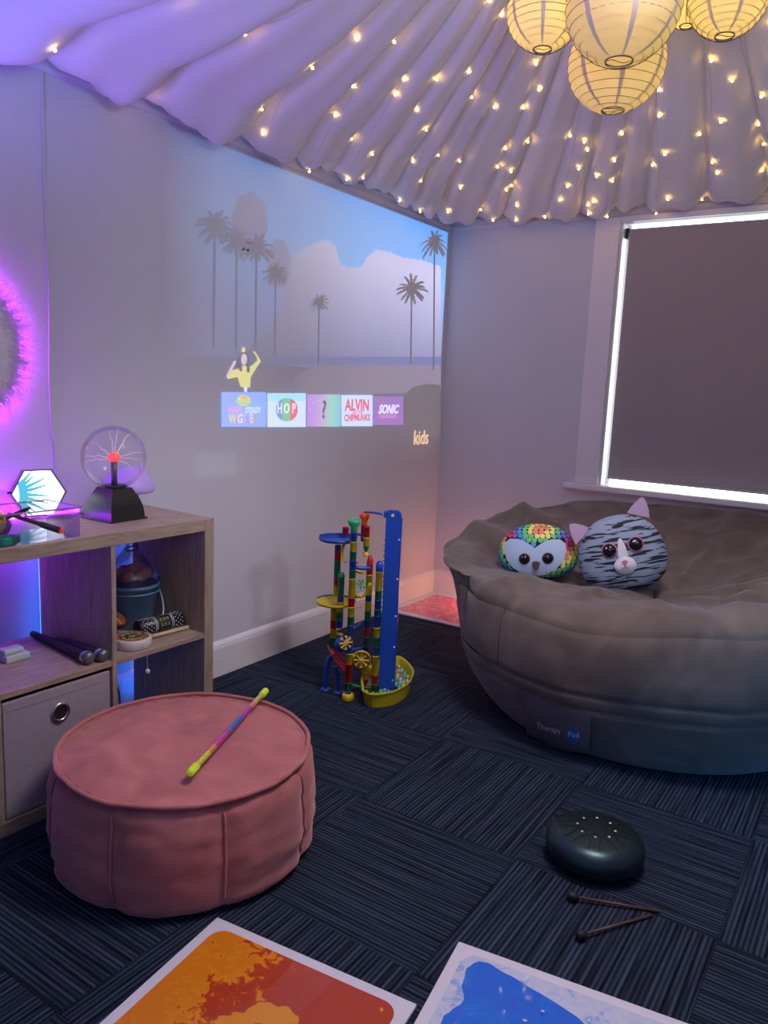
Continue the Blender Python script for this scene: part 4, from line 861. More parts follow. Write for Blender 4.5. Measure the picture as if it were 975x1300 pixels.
# rim height and rim radius by direction (degrees; 90 = window wall, -90 = towards the viewer)
RIMZ = [(-180, .545), (-160, .525), (-130, .515), (-95, .515), (-60, .565), (-20, .64), (20, .68), (60, .70), (95, .71), (125, .695), (150, .66), (168, .60), (180, .545)]
RIMR = [(-180, .905), (-150, .82), (-120, .62), (-90, .55), (-60, .60), (-25, .72), (0, .78), (40, .80), (80, .79), (120, .80), (150, .83), (168, .885), (180, .905)]
BULR = [(-180, .790), (-150, .765), (-90, .765), (-30, .79), (20, .82), (80, .80), (150, .80), (180, .790)]
def bean(a, t):
    """t: 0 base centre .. 0.15 contact .. 0.62 rim .. 1 seat centre"""
    d = math.degrees(a); d = (d + 180) % 360 - 180
    rz, rr, br = lerpk(RIMZ, d), lerpk(RIMR, d), lerpk(BULR, d); RB = 0.60; SZ = 0.435
    if t < .15: return RB * t / .15 * 1.0, 0.0
    if t < .62:
        u = (t - .15) / .47; z = rz * (u ** 1.0)
        side = RB + (br - RB) * sin(pi / 2 * min(1, u / .72)) ** .75
        if u > .72: q = (u - .72) / .28; side = br + (rr - br) * (1 - sqrt(max(0, 1 - q * q))) if rr < br else br + (rr - br) * q; z = rz * (.72 + .28 * sin(pi / 2 * q))
        return side, z
    u = (t - .62) / .38; r = rr * (1 - u)
    ez = SZ + .02 * cos(a * 3)
    return r, ez + (rz - ez) * (1 - u ** .9) ** 1.25
FOLDS = [(radians(d), w_, am, ta, tb_) for d, w_, am, ta, tb_ in ((153, .10, .045, .55, .85), (172, .14, .020, .50, .80), (35, .10, .040, .60, .95), (18, .07, .045, .58, .98), (2, .07, .040, .58, .98), (-14, .09, .05, .56, .98), (-32, .08, .035, .55, .95), (80, .12, .03, .62, .95), (112, .10, .03, .62, .9), (-75, .10, .025, .58, .85), (-105, .09, .03, .60, .88), (-128, .10, .03, .52, .82), (-60, .06, -.02, .45, .75), (-140, .06, -.02, .40, .70))]
def bean_v(a, t):
    r, z = bean(a, t); x, y = r * cos(a), r * sin(a)
    amp = 0.0 if t < .15 else min(1, (t - .15) * 8)
    up = max(0, min(1, (t - .50) * 6)); n_ = noise.noise(Vector((x * 3, y * 3, z * 3))); n2 = noise.noise(Vector((x * 7 + 3, y * 7, z * 7)))
    rid = 1 - abs(noise.noise(Vector((x * 2.6 + 8, y * 2.6, z * 4)))) * 2; rid2 = 1 - abs(noise.noise(Vector((x * 5.2 - 4, y * 5.2 + 2, 3)))) * 2
    k = amp * (0.012 * n_ + 0.006 * n2) + up * (0.022 * rid + 0.012 * rid2 - .015)
    for da, wd, am, ta, tb_ in FOLDS:
        dd = (a - da + pi) % (2 * pi) - pi; bend = dd + .25 * (t - .62)
        if ta < t < tb_: k += am * max(0, 1 - abs(bend) / wd) ** 1.5 * sin(pi * (t - ta) / (tb_ - ta))
    if .15 < t < .62: r2 = r + k + .5 * amp * .004 * noise.noise(Vector((a * 2, z * 14, 1))) + amp * .010 * noise.noise(Vector((a * 5, z * 3, 6))); return Vector((r2 * cos(a), r2 * sin(a), max(0, z + up * k * .6)))
    if t >= .62: return Vector((x, y, z + k * 1.25 * (1 - .4 * (t - .62) / .38)))
    return Vector((x, y, z))
NA = 240; a_seams = [radians(d) for d in (-117, -40, 30, 100, 172)]
def bean_patch(name, t0, t1, a0, a1, closed_top=False):
    na = max(8, int(NA * (a1 - a0) / (2 * pi))); nt_ = max(6, int((t1 - t0) * 110)); V = []; F = []
    for j in range(nt_ + 1):
        t_ = t0 + (t1 - t0) * j / nt_
        for i in range(na + 1):
            a = a0 + (a1 - a0) * i / na; p = bean_v(a, t_)
            e = min((t_ - t0), (t1 - t_)) if 0 < t0 else (t1 - t_)
            g = exp(-(e / .006) ** 2) if t_ > .16 and not (t1 == 1.0 and t_ > .9) else 0
            eu = min(a - a0, a1 - a) if (a1 - a0) < 6 else 9
            g = max(g, exp(-(eu / .012) ** 2)) if t_ > .16 else g
            c = Vector((0, 0, .3)); p = p + (c - p).normalized() * (0.005 * g); V.append(p)
    for j in range(nt_):
        for i in range(na): F.append((j * (na + 1) + i, j * (na + 1) + i + 1, (j + 1) * (na + 1) + i + 1, (j + 1) * (na + 1) + i))
    return mk(name, (V, F), m_sd, bg_, True)
bean_patch('base_panel', .0, .343, -pi, pi); bean_patch('seam_band', .343, .388, -pi, pi)
for k in range(5):
    a0 = a_seams[k]; a1 = a_seams[(k + 1) % 5] + (2 * pi if k == 4 else 0); bean_patch('side_panel', .388, .548, a0, a1)
bean_patch('seat_panel', .548, 1.0, -pi, pi)
# label flap
def bean_px(px, py, off=0.0):
    """front surface of the bag met by the sight line"""
    d = (FW + RT * ((px - 487.5) / FPX) - UP * ((py - 650) / FPX))
    def gap(s_):
        l = CAM + d * s_ - BC; a = math.atan2(l.y, l.x); lo, hi_ = .15, .60
        for _ in range(14):
            mid = (lo + hi_) / 2
            if bean(a, mid)[1] < l.z: lo = mid
            else: hi_ = mid
        return math.hypot(l.x, l.y) - math.hypot(*bean_v(a, lo).to_2d()) - off
    s0 = 1.9
    while gap(s0) > 0 and s0 < 3.4: s0 += .03
    lo, hi_ = s0 - .03, s0
    for _ in range(7):
        mid = (lo + hi_) / 2
        if gap(mid) > 0: lo = mid
        else: hi_ = mid
    return CAM + d * lo - BC - Vector((0, 0, .001))
m_lab = mat('label_cloth', (0.19, 0.165, 0.175), .85, var=.1, scale=60, bump=.3, bscale=500)
nu, nv = 12, 8; LG = []; V = []; F = []
for j in range(nv + 1):
    for i in range(nu + 1):
        u, v = i / nu, j / nv; x0_, x1_ = 668 + v, 750 - 2 * v; y0_, y1_ = 884 + 58 * v, 904 + 52 * v
        V.append(bean_px(x0_ + (x1_ - x0_) * u, y0_ + (y1_ - y0_) * u + 3 * sin(pi * u), .004 + .016 * v))
for j in range(nv):
    for i in range(nu): F.append((j * (nu + 1) + i, (j + 1) * (nu + 1) + i, (j + 1) * (nu + 1) + i + 1, j * (nu + 1) + i + 1))
back = [p - Vector((p.x, p.y, 0)).normalized() * .003 for p in V]; n_ = len(V)
F2 = F + [tuple(i + n_ for i in reversed(f)) for f in F]
lab = mk('label_flap', (V + back, F2), m_lab, bg_, True)
FRONT = list(V)
def lab_pt(u, v, off):
    fu, fv = min(max(u, 0), .9999) * nu, min(max(v, 0), .9999) * nv; i, j = int(fu), int(fv); a = FRONT[j * (nu + 1) + i].lerp(FRONT[j * (nu + 1) + i + 1], fu - i); c = FRONT[(j + 1) * (nu + 1) + i].lerp(FRONT[(j + 1) * (nu + 1) + i + 1], fu - i)
    p = a.lerp(c, fv - j); return p + Vector((p.x, p.y, 0)).normalized() * off
def lab_text(s, u0, v0, size, m, off):
    v, f = text_vf(s, 1.0, 0, 0, .012, 'LEFT'); mk('lettering', ([lab_pt(u0 + p[0] * size, v0 - p[1] * size * 1.55, off) for p in v], f), m, lab)
lab_text('Therapy', .16, .56, .115, mat('label_text_white', (0.75, 0.80, 0.9), .6), .0022); lab_text('Pod', .655, .59, .115, mat('label_text_pod', (0.85, 0.92, 1.0), .6), .0030)
mk('lettering_disc', ([lab_pt(.735 + .105 * cos(2 * pi * i / 24), .60 + .20 * sin(2 * pi * i / 24), .0016) for i in range(24)], [tuple(range(24))]), mat('label_blue', (0.02, 0.22, 0.60), .6), lab)

# ================================================================== PLUSH TOYS
def sq_body(a, b_, c_, e=2.4, taper=0.0, nu=48, nv=32):
    """rounded cushion body; returns mesh and the front-surface function"""
    V = []; F = []
    def sp(w, m): return (1 if w >= 0 else -1) * abs(w) ** m
    for j in range(nv + 1):
        ph = -pi / 2 + pi * j / nv
        for i in range(nu):
            th = 2 * pi * i / nu; k = 2 / e; z = c_ * sp(sin(ph), k); cz = sp(cos(ph), k); tp = 1 - taper * z / c_
            V.append((a * cz * sp(cos(th), k) * tp, b_ * cz * sp(sin(th), k) * tp, z))
    for j in range(nv):
        for i in range(nu): F.append((j * nu + i, j * nu + (i + 1) % nu, (j + 1) * nu + (i + 1) % nu, (j + 1) * nu + i))
    def front(x, z, off=0.0):
        tp = 1 - taper * z / c_; q = 1 - min(1, abs(z / c_)) ** e; q = max(q, 1e-6); cz = q ** (1 / e)
        r = 1 - min(1, abs(x / (a * tp * cz))) ** e; return Vector((x, -b_ * tp * cz * max(r, 0) ** (1 / e) - off, z))
    return (V, F), front
def patch(front, poly, off, thick=0.0):
    bm = bmesh.new(); f = bm.faces.new([bm.verts.new((x, 0, z)) for x, z in poly]); bmesh.ops.triangulate(bm, faces=[f])
    bmesh.ops.subdivide_edges(bm, edges=list(bm.edges), cuts=3, use_grid_fill=True); bmesh.ops.triangulate(bm, faces=list(bm.faces))
    for v in bm.verts: v.co = front(v.co.x, v.co.z, off)
    bm.verts.index_update(); V = [v.co.copy() for v in bm.verts]; F = [tuple(v.index for v in q.verts) for q in bm.faces]; bm.free(); return V, F
def eye(parent, front, x, z, r, iris, name='eye'):
    p = front(x, z, 0.0); e = 1e-3; nx = (front(x + e, z) - front(x - e, z)); nz = (front(x, z + e) - front(x, z - e)); n = nx.cross(nz).normalized()
    if n.y > 0: n = -n
    M = Matrix.Translation(p) @ n.to_track_quat('Z', 'Y').to_matrix().to_4x4()
    rim = mk('eye', xf(lathe([(r * 1.16, 0.0), (r * 1.16, .004), (r * 1.0, .006)], 24), M), iris, parent, True)
    mk('pupil', xf(lathe([(r * 1.02, .0045), (r * .85, .011), (r * .5, .0155), (0.0001, .017)], 24), M), mat('eye_black', (0.006, 0.006, 0.008), .12), rim, True)
    for dx, dy, q in ((-.30, .34, .17), (.22, .42, .12)): mk('glint', xf(ball((r * dx, r * dy, .0160 - .003 * (abs(dx) + abs(dy))), r * q, 8, 6, (1, 1, .4)), M), mat('eye_glint', (0.9, .9, .95), .3), rim)
def face_cam(loc, tilt=0.0, roll=0.0, yaw=0.0):
    d = CAM - Vector(loc); return (tilt, roll, math.atan2(d.y, d.x) + pi / 2 + yaw)
# owl
mo = mat('owl_dark_ground', (0.012, 0.012, 0.02), .9)
OL = at(683, 700, 1, -0.98)
owl = thing('owl_plush', 'owl plush cushion with rainbow scales and pale blue face in the bean bag', 'plush toy', OL, rot=face_cam(OL, radians(-8), radians(-4)))
vf, fr_o = sq_body(0.158, 0.085, 0.112, 2.25, 0.10); mk('body', vf, mo, owl, True)
m_face = mat('pale_blue_plush', (0.42, 0.55, 0.78), .85, bump=.2, bscale=300)
face = [(0.0, 0.030), (0.03, 0.052), (0.065, 0.066), (0.100, 0.066), (0.122, 0.048), (0.126, 0.018), (0.112, -0.022), (0.085, -0.055), (0.045, -0.078), (0.0, -0.086)]
face = [(x - .012, z - .012) for x, z in face + [(-x, z) for x, z in reversed(face[1:-1])]]
mk('face_patch', patch(fr_o, face, .0045), m_face, owl, True)
def owl_pt(th, ph):
    def sp(w, m): return (1 if w >= 0 else -1) * abs(w) ** m
    k = 2 / 2.25; z = 0.112 * sp(sin(ph), k); cz = sp(cos(ph), k); tp = 1 - 0.10 * z / 0.112
    return Vector((0.158 * cz * sp(cos(th), k) * tp, 0.085 * cz * sp(sin(th), k) * tp, z))
def in_face(x, z):
    c_ = False
    for (x0, z0), (x1, z1) in zip(face, face[1:] + face[:1]):
        if (z0 > z) != (z1 > z) and x < (x1 - x0) * (z - z0) / (z1 - z0) + x0: c_ = not c_
    return c_
scm = [mat('scale_' + n_, c_, .8) for n_, c_ in (('red', (0.80, .05, .14)), ('coral', (0.85, .25, .16)), ('yellow', (0.82, .74, .20)), ('green', (0.16, .58, .20)), ('blue', (0.07, .32, .70)), ('violet', (.30, .12, .58)))]
W_, H_ = .0108, .0115; sv = [(-W_ * .80, H_ * .8, 0), (-W_, -.1 * H_, 0), (-.62 * W_, -.75 * H_, 0), (0, -H_, 0), (.62 * W_, -.75 * H_, 0), (W_, -.1 * H_, 0), (W_ * .80, H_ * .8, 0), (0, 0, .0014)]
sf = [(7, i_, (i_ + 1) % 7) for i_ in range(7)]; sme = []
for m in scm: o = mk('scale', (sv, sf), m); sme.append(o.data); bpy.data.objects.remove(o)
# rows at even steps along the body's side profile
prof_ = [(-1.2 + 2.72 * i_ / 400) for i_ in range(401)]; acc = 0; rows_ = []; last = owl_pt(-pi / 2, prof_[0])
for ph in prof_[1:]:
    q = owl_pt(-pi / 2, ph); acc += (q - last).length; last = q
    if acc >= .0172: rows_.append(ph); acc = 0
for ri, ph in enumerate(rows_):
    ring = [owl_pt(-pi * 1.18 + pi * 1.36 * i_ / 300, ph) for i_ in range(301)]; acc = .0105 if ri % 2 else 0.0
    for i_ in range(1, 300):
        acc += (ring[i_] - ring[i_ - 1]).length
        if acc < .0222: continue
        acc -= .0222; th = -pi * 1.18 + pi * 1.36 * i_ / 300; p_ = ring[i_]
        if p_.y < 0 and in_face(p_.x, p_.z - .002): continue
        tu = owl_pt(th + .01, ph) - owl_pt(th - .01, ph); tv = owl_pt(th, min(1.56, ph + .01)) - owl_pt(th, ph - .01); n = tu.cross(tv).normalized()
        if n.dot(p_) < 0: n = -n
        yv = (tv - n * tv.dot(n)).normalized(); xv = yv.cross(n)
        dist = (p_ - Vector((0.01, -.05, .105))).length; o = bpy.data.objects.new('scale', sme[int(dist * 46 + .5) % 6]); C.objects.link(o); o.parent = owl
        o.matrix_local = Matrix.Translation(p_ + n * .0013) @ Matrix((xv, yv, n)).transposed().to_4x4()
m_ir = mat('owl_iris', (0.10, .075, .04), .3)
eye(owl, fr_o, -0.052, -0.026, .0200, m_ir); eye(owl, fr_o, 0.040, -0.022, .0200, m_ir)
bk_ = [(-0.017, 0.012), (-.006, .018), (.006, .018), (0.017, 0.012), (0.010, -.010), (0.0, -.020), (-0.010, -.010)]
mk('beak', xf(patch(lambda x, z, o_: fr_o(x * 1 - .006, z - .052, .0035 + o_ + .010 * (1 - (x / .02) ** 2)), bk_, .001), Matrix.Identity(4)), mat('beak_brown', (0.10, .065, .045), .7), owl, True)
# cat
mct, nt, b, tc = nodes_mat('tabby_stripes', 0.85)
mpn = nt.nodes.new('ShaderNodeMapping'); mpn.inputs['Rotation'].default_value = (0, radians(24), 0); mpn.inputs['Scale'].default_value = (11, 11, 100); nt.links.new(tc.outputs['Object'], mpn.inputs[0])
n0 = nt.nodes.new('ShaderNodeTexNoise'); n0.inputs['Scale'].default_value = 1.0; n0.inputs['Detail'].default_value = 1.5; n0.inputs['Distortion'].default_value = .35; nt.links.new(mpn.outputs[0], n0.inputs[0])
nt.links.new(ramp(nt, n0.outputs['Fac'], [(.0, (0.012, .014, .02)), (.43, (0.012, .014, .02)), (.462, (0.24, .31, .45)), (1, (0.30, .38, .53))]), b.inputs['Base Color'])
CLc = at(789, 702, 1, -0.96)
cat = thing('cat_plush', 'grey tabby striped cat plush with pink ears in the bean bag', 'plush toy', CLc, rot=face_cam(CLc, radians(-6), radians(-14), radians(4)))
vf, fr_c = sq_body(0.165, 0.088, 0.150, 2.35, 0.12); mk('body', vf, mct, cat, True)
m_ear = mat('lilac_pink_ear', (0.52, 0.36, 0.56), .85, bump=.2, bscale=300)
for (x, z, an) in ((-0.132, 0.098, radians(38)), (0.085, 0.148, radians(-22))):
    V, F = [], []; P_ = [(-.042, 0), (-.030, .032), (-.012, .062), (0, .072), (.014, .060), (.032, .030), (.042, 0)]
    nn = len(P_); V = [(px_, -.010 - .010 * sin(pi * i / (nn - 1)), pz) for i, (px_, pz) in enumerate(P_)] + [(px_, .012, pz) for px_, pz in P_]
    F = [tuple(range(nn)), tuple(range(2 * nn - 1, nn - 1, -1))] + [(i, nn + i, nn + i + 1, i + 1) for i in range(nn - 1)]
    er = mk('ear', xf((V, F), Matrix.Translation((x, 0, z - .012)) @ Matrix.Rotation(-an, 4, 'Y')), m_ear, cat)
m_wh = mat('white_plush', (0.66, .64, .74), .85, bump=.2, bscale=300); m_ir2 = mat('pink_iris', (0.50, .16, .30), .4)
mk('blaze', patch(fr_c, [(-0.016, -.02), (-0.013, 0.03), (-0.006, 0.060), (0.004, 0.066), (0.016, 0.036), (0.022, -.02)], .0035), m_wh, cat, True)
eye(cat, fr_c, -0.044, 0.024, .0255, m_ir2); eye(cat, fr_c, 0.054, 0.034, .0255, m_ir2)
mz = mk('muzzle', patch(lambda x, z, o_: fr_c(x + .004, z - .040, o_ + .016 * max(0, 1 - (x / .041) ** 2 - (z / .034) ** 2) ** .5), [(.041 * cos(2 * pi * i / 28), .034 * sin(2 * pi * i / 28)) for i in range(28)], .0055), m_wh, cat, True)
mk('nose', patch(lambda x, z, o_: fr_c(x + .004, z - .026, o_ + .0245), [(-.011, .006), (0, .008), (.011, .006), (.005, -.005), (0, -.009), (-.005, -.005)], .001), mat('pink_nose', (0.55, .16, .24), .6), mz)
for s_ in (-1, 1): mk('mouth_line', tube([fr_c(.004 + s_ * .013 * t_, -.036 - .012 * sin(pi * t_ * .8), .0265 - .002 * t_) for t_ in [i / 6 for i in range(7)]], .0012, 5), mat('mouth_thread', (0.40, .10, .18), .7), mz)

# ================================================================== TONGUE DRUM
m_td = mat('teal_steel', (0.035, 0.065, 0.075), .34, .75, var=.15, scale=8)
td = thing('tongue_drum', 'dark teal steel tongue drum lying on the carpet', 'drum', (1.699, -2.066, 0.001))
TR, TH = .1276, .102
def td_prof():
    P_ = [(0.0001, 0.0), (TR * .60, 0.0)]
    for i in range(13):
        a = -pi / 2 + pi * i / 12; P_.append((TR * .60 + TR * .40 * cos(a), TH * .46 + TH * .46 * sin(a) * (1 if a < 0 else .92)))
    for i in range(1, 8): t_ = i / 7; P_.append((max(.0001, TR * .60 * (1 - t_)), TH * .46 + TH * .46 * .92 + (TH * .10) * (1 - (1 - t_) ** 2) * .8))
    return P_
mk('shell', lathe(td_prof(), 64), m_td, td, True)
def td_z(r):
    P_ = [p for p in td_prof() if p[1] >= TH * .46]
    for (r1, z1), (r0, z0) in zip(P_, P_[1:]):
        if r0 <= r <= r1: return z0 + (z1 - z0) * (r - r0) / max(1e-6, r1 - r0)
    return P_[-1][1]
m_sl = mat('slot_black', (0.002, 0.003, 0.004), .8)
for k in range(8):
    an = 2 * pi * k / 8 + .28; P_ = []
    for i in range(21):
        q = -pi * .72 + pi * 1.44 * i / 20; lx, ly = -.016 * cos(q), .016 * sin(q)
        P_.append((.052 + lx, ly))
    P_ = [(.094, P_[0][1] * 1.05)] + P_ + [(.094, P_[-1][1] * 1.05)]
    mk('tongue_slot', tube([(r_ * cos(an) - y_ * sin(an), r_ * sin(an) + y_ * cos(an), td_z(math.hypot(r_, y_)) + .0004) for r_, y_ in P_], .0014, 5), m_sl, td)
    rd = .048; mk('note_dot', ball((rd * cos(an), rd * sin(an), td_z(rd) + .0005), .0034, 10, 6, (1, 1, .35)), mat('note_white', (0.75, .75, .78), .4), td)
mk('centre_slot', tube([(.022 * cos(2 * pi * i / 24), .022 * sin(2 * pi * i / 24), td_z(.022)) for i in range(20)], .0009, 5), m_sl, td)
mk('foot', lathe([(TR * .5, -.0008), (TR * .56, -.0008), (TR * .56, .001), (TR * .5, .001)], 32), m_sl, td)
m_ms = mat('mallet_wood', (0.11, .055, .035), .5, var=.15, scale=30)
for hp, tp_, lb in (((727, 1138), (838, 1157), 'drum mallet with black rubber head lying nearer the tongue drum'), ((738, 1187), (827, 1162), 'drum mallet with black rubber head lying nearer the blue floor tile')):
    A = at(*hp, 2, .013); B = at(*tp_, 2, .005); d = (B - A).normalized(); t = thing('drum_mallet', lb, 'mallet', (0, 0, 0))
    mk('head', tube([A - d * .013, A - d * .009, A, A + d * .009, A + d * .014], [.005, .0105, .0125, .0105, .004], 14), m_satin, t, True)
    mk('stick', tube([A + d * .0142, B], [.0036, .0034], 10), m_ms, t, True)

# ================================================================== MARBLE RUN
mr = thing('marble_run', 'tall toy marble run of coloured plastic tubes with a blue lift tower', 'marble run', (0.62, -1.60, 0.001))
FH = Vector((-0.557, 0.831, 0)).normalized(); MO = Vector((0.62, -1.60, 0.001))
def Q(px, py, b=0.0):
    """toy-frame point: sight line met with the upright plane b metres behind the toy's front"""
    d = FW + RT * ((px - 487.5) / FPX) - UP * ((py - 650) / FPX); t_ = ((MO + FH * b) - CAM).dot(FH) / d.dot(FH); return CAM + d * t_ - MO
col_ = {'r': (0.52, .012, .015), 'y': (0.62, .46, .008), 'g': (0.005, .16, .06), 'b': (0.008, .055, .36), 'o': (0.75, .10, .015), 'l': (.02, .42, .15), 'd': (0.012, .07, .45)}
MP = {k: mat('toy_plastic_' + k, c, .3) for k, c in col_.items()}
TRD = 0.0128
def pole(x, b, segs, xb=None, rad=TRD):
    """vertical pole at picture column x (depth b); segs = (colour, top, bottom) in picture rows"""
    yb = segs[-1][2]; base = Q(x if xb is None else xb, yb, b); cx, cy = base.x, base.y
    for c_, y0, y1 in segs:
        z0, z1 = Q(x, y1, b).z, Q(x, y0, b).z; h = z1 - z0
        mk('tube', mv(lathe([(rad * .88, 0.0), (rad * .93, .001), (rad, .002), (rad, h - .0035), (rad * 1.07, h - .003), (rad * 1.07, h - .0004), (rad * .8, h - .0002)], 20), cx, cy, z0), MP[c_], mr, True)
    return Vector((cx, cy, 0))
def tb(name, pts, r, c_, n=12, sm=True): return mk(name, tube(pts, r, n), MP[c_], mr, sm)
# front left pole
p1 = pole(441.5, 0.0, [('b', 675, 687), ('y', 687, 699), ('g', 699, 711), ('b', 711, 723), ('g', 723, 734), ('y', 734, 758), ('r', 758, 770), ('y', 770, 782), ('g', 782, 793), ('b', 793, 829), ('y', 829, 842), ('r', 842, 866), ('g', 866, 877), ('b', 877, 888)])
zt = Q(441.5, 675, 0).z; mk('funnel', mv(lathe([(TRD * .8, 0), (TRD, .002), (TRD * 1.05, .018), (.024, .032), (.0265, .046), (.024, .046), (.021, .034), (TRD * .8, .020)], 24), p1.x, p1.y, zt + .0005), MP['l'], mr, True)
zf = Q(441.5, 888.3, 0).z; mk('foot', mv(lathe([(.0001, 0), (.021, 0), (.024, .003), (.024, .020), (.019, .028), (.0001, .029)], 24), p1.x, p1.y, 0.0), MP['y'], mr, True)
# front right pole
p2 = pole(475, 0.02, [('y', 725, 749), ('g', 749, 761), ('b', 761, 773), ('g', 773, 781), ('b', 781, 796), ('y', 796, 808), ('g', 808, 820), ('b', 820, 832), ('y', 832, 856), ('r', 856, 868), ('g', 868, 879)])
zc = Q(475, 725, .02).z; mk('cap', mv(lathe([(TRD, 0), (TRD * 1.1, .001), (TRD * 1.1, .022), (TRD * .95, .034), (TRD * .5, .040), (.0001, .041)], 20), p2.x, p2.y, zc + .0004), MP['d'], mr, True)
# rear pole with the red nose cones
p3 = pole(463.5, 0.09, [('r', 668, 682), ('y', 682, 693)], 465)
z_ = Q(465, 693, .09).z; mk('nozzle', mv(lathe([(.004, -.022), (.009, -.014), (TRD, 0)], 18), p3.x, p3.y, z_ - .0004), MP['g'], mr, True); mk('nozzle', mv(lathe([(TRD * .95, -.040), (TRD * 1.0, -.030), (.007, -.026), (.007, -.0225)], 18), p3.x, p3.y, z_), MP['y'], mr, True)
p3b = pole(464.5, 0.09, [('r', 715, 729), ('y', 729, 755), ('b', 755, 763), ('y', 763, 775), ('g', 775, 786), ('b', 786, 797), ('r', 797, 808), ('g', 808, 820), ('b', 820, 834), ('y', 834, 852), ('y', 852, 862), ('r', 862, 868), ('b', 868, 877)], 463)
z_ = Q(463.5, 715, .09).z; mk('nose_cone', mv(lathe([(TRD * 1.04, 0), (TRD * .98, .012), (TRD * .7, .024), (.004, .031), (.0001, .032)], 20), p3b.x, p3b.y, z_ + .0004), MP['r'], mr, True)
mk('foot', mv(lathe([(.0001, 0), (.020, 0), (.022, .003), (.020, .016), (.0001, .018)], 20), p3b.x, p3b.y, 0.0), MP['b'], mr, True)
p3c = pole(462, 0.115, [('r', 665, 678), ('b', 678, 687)], 461.8); z_ = Q(462, 665, .115).z
mk('funnel', mv(lathe([(TRD * .8, 0), (TRD * 1.05, .014), (.020, .026), (.0235, .040), (.0215, .040), (TRD * .8, .016)], 24), p3c.x, p3c.y, z_ + .0005), MP['o'], mr, True)
# rear left pole and the second green-capped pole
p4 = pole(428.5, 0.085, [('b', 692, 699), ('r', 699, 711), ('g', 711, 735), ('r', 735, 743), ('y', 743, 757)], 427); p4b = pole(423, 0.085, [('y', 773, 787), ('r', 787, 798), ('y', 798, 809), ('g', 809, 821)], 422.6)
p5 = pole(431.5, 0.045, [('g', 731, 755), ('b', 755, 764), ('y', 764, 776), ('g', 776, 787), ('b', 787, 797)], 431)
z_ = Q(431.5, 731, .045).z; mk('cap', mv(lathe([(TRD * 1.02, 0), (TRD * .98, .006), (TRD * .7, .012), (.0001, .014)], 20), p5.x, p5.y, z_ + .0004), MP['g'], mr, True)
p6 = pole(438.7, 0.12, [('r', 669, 679)], 438.7)
# dishes
def dish(px, py, b, r, c_, rimc):
    o = Q(px, py, b)
    mk('dish', mv(lathe([(.006, -.016), (.012, -.014), (r * .5, -.010), (r * .97, -.003), (r, .002), (r * 1.01, .008), (r * .98, .008), (r * .95, .001), (r * .5, -.006), (.006, -.012)], 40), o.x, o.y, o.z), MP[c_], mr, True)
    mk('dish_rim', mv(tube([(r * 1.0 * cos(q), r * 1.0 * sin(q), .0095) for q in [pi * .10 + pi * 1.0 * i / 24 for i in range(25)]], .0032, 8), o.x, o.y, o.z), MP[rimc], mr, True)
dish(429, 685, 0.085, 0.074, 'b', 'd'); dish(426, 765, 0.085, 0.076, 'y', 'b')
# connecting runs
tb('connector', [Q(446, 679, .06), Q(456, 678.5, .10), Q(460, 679, .113)], .005, 'b')
tb('run_arm', smooth_pts([Q(446, 717, .0), Q(452, 720, .005), Q(462, 721.5, .01), Q(470, 721, .018)], 4), .0075, 'd')
tb('chute', smooth_pts([Q(446, 751, .01), Q(451, 755.5, .03), Q(459, 757, .05), Q(466, 752, .045), Q(470, 741, .03)], 4), .0072, 'y')
tb('chute', smooth_pts([Q(447, 722, .03), Q(455, 726, .06), Q(459.5, 727, .083)], 4), .006, 'y'); mk('marble_stop', ball(Q(452.3, 713.5, .05), .0075, 12, 8), MP['o'], mr, True)
tb('strut', [Q(446, 773, .02), Q(459, 771, .085)], .0018, 'y', 6); tb('ramp', [Q(447, 799, .02), Q(459.5, 791, .085)], .0055, 'b'); tb('ramp', [Q(447, 824.5, .01), Q(459.5, 823.5, .08)], .0060, 'd')
tb('brace', [Q(445.5, 869, .0), Q(456, 872, .008), Q(470.5, 874.5, .02)], .0062, 'g')
tb('chute', smooth_pts([Q(437, 690, .08), Q(434.5, 700, .06), Q(435, 709, .05), Q(438, 713, .02)], 4), .006, 'y'); tb('connector', [Q(427, 804, .07), Q(435, 806, .03)], .006, 'y')
tb('connector', [Q(447, 757, .05), Q(452, 758, .06), Q(460, 757, .085)], .005, 'd')
# paddle wheels
def wheel(px, py, b, r, c_, n, tilt=0.0, housing=None):
    o = Q(px, py, b); M = Matrix.Translation(o) @ Matrix.Rotation(math.atan2(FH.y, FH.x) + tilt, 4, 'Z') @ Matrix.Rotation(pi / 2, 4, 'Y')
    w = mk('wheel', xf(lathe([(.0001, -.005), (r * .28, -.005), (r * .28, .005), (.0001, .005)], 14), M), MP[c_], mr, True)
    for k in range(n):
        q = 2 * pi * k / n; mk('paddle', xf(xf(box(r * .25, r, -.0015, .0015, -.006, .006, .0008, 1), Matrix.Rotation(q, 4, 'Z')), M), MP[c_], w); mk('paddle_cup', xf(xf(box(r * .88, r * 1.02, -.005, .005, -.006, .006, .0008, 1), Matrix.Rotation(q, 4, 'Z')), M), MP[c_], w)
    return M
MP['yl'] = mat('toy_plastic_pale_yellow', (0.80, .55, .10), .35); MP['lg'] = mat('toy_plastic_clear_green', (0.10, .52, .25), .3)
wheel(458.5, 742, .045, .019, 'lg', 7, .4); wheel(439, 816, -.022, .026, 'yl', 8, .5)
M = wheel(458.5, 838, .018, .030, 'yl', 8); V, F = lathe([(.036, -.010), (.0375, -.010), (.0375, .010), (.036, .010), (.036, -.010)], 30, -pi * .62, pi * .62)
mk('wheel_chute', xf((V, F), M @ Matrix.Rotation(pi, 4, 'Z') @ Matrix.Rotation(0, 4, 'Z')), MP['y'], mr, True); mk('wheel_back', xf(lathe([(.0001, .009), (.0365, .009), (.0365, .011), (.0001, .011)], 30), M), MP['y'], mr, True)
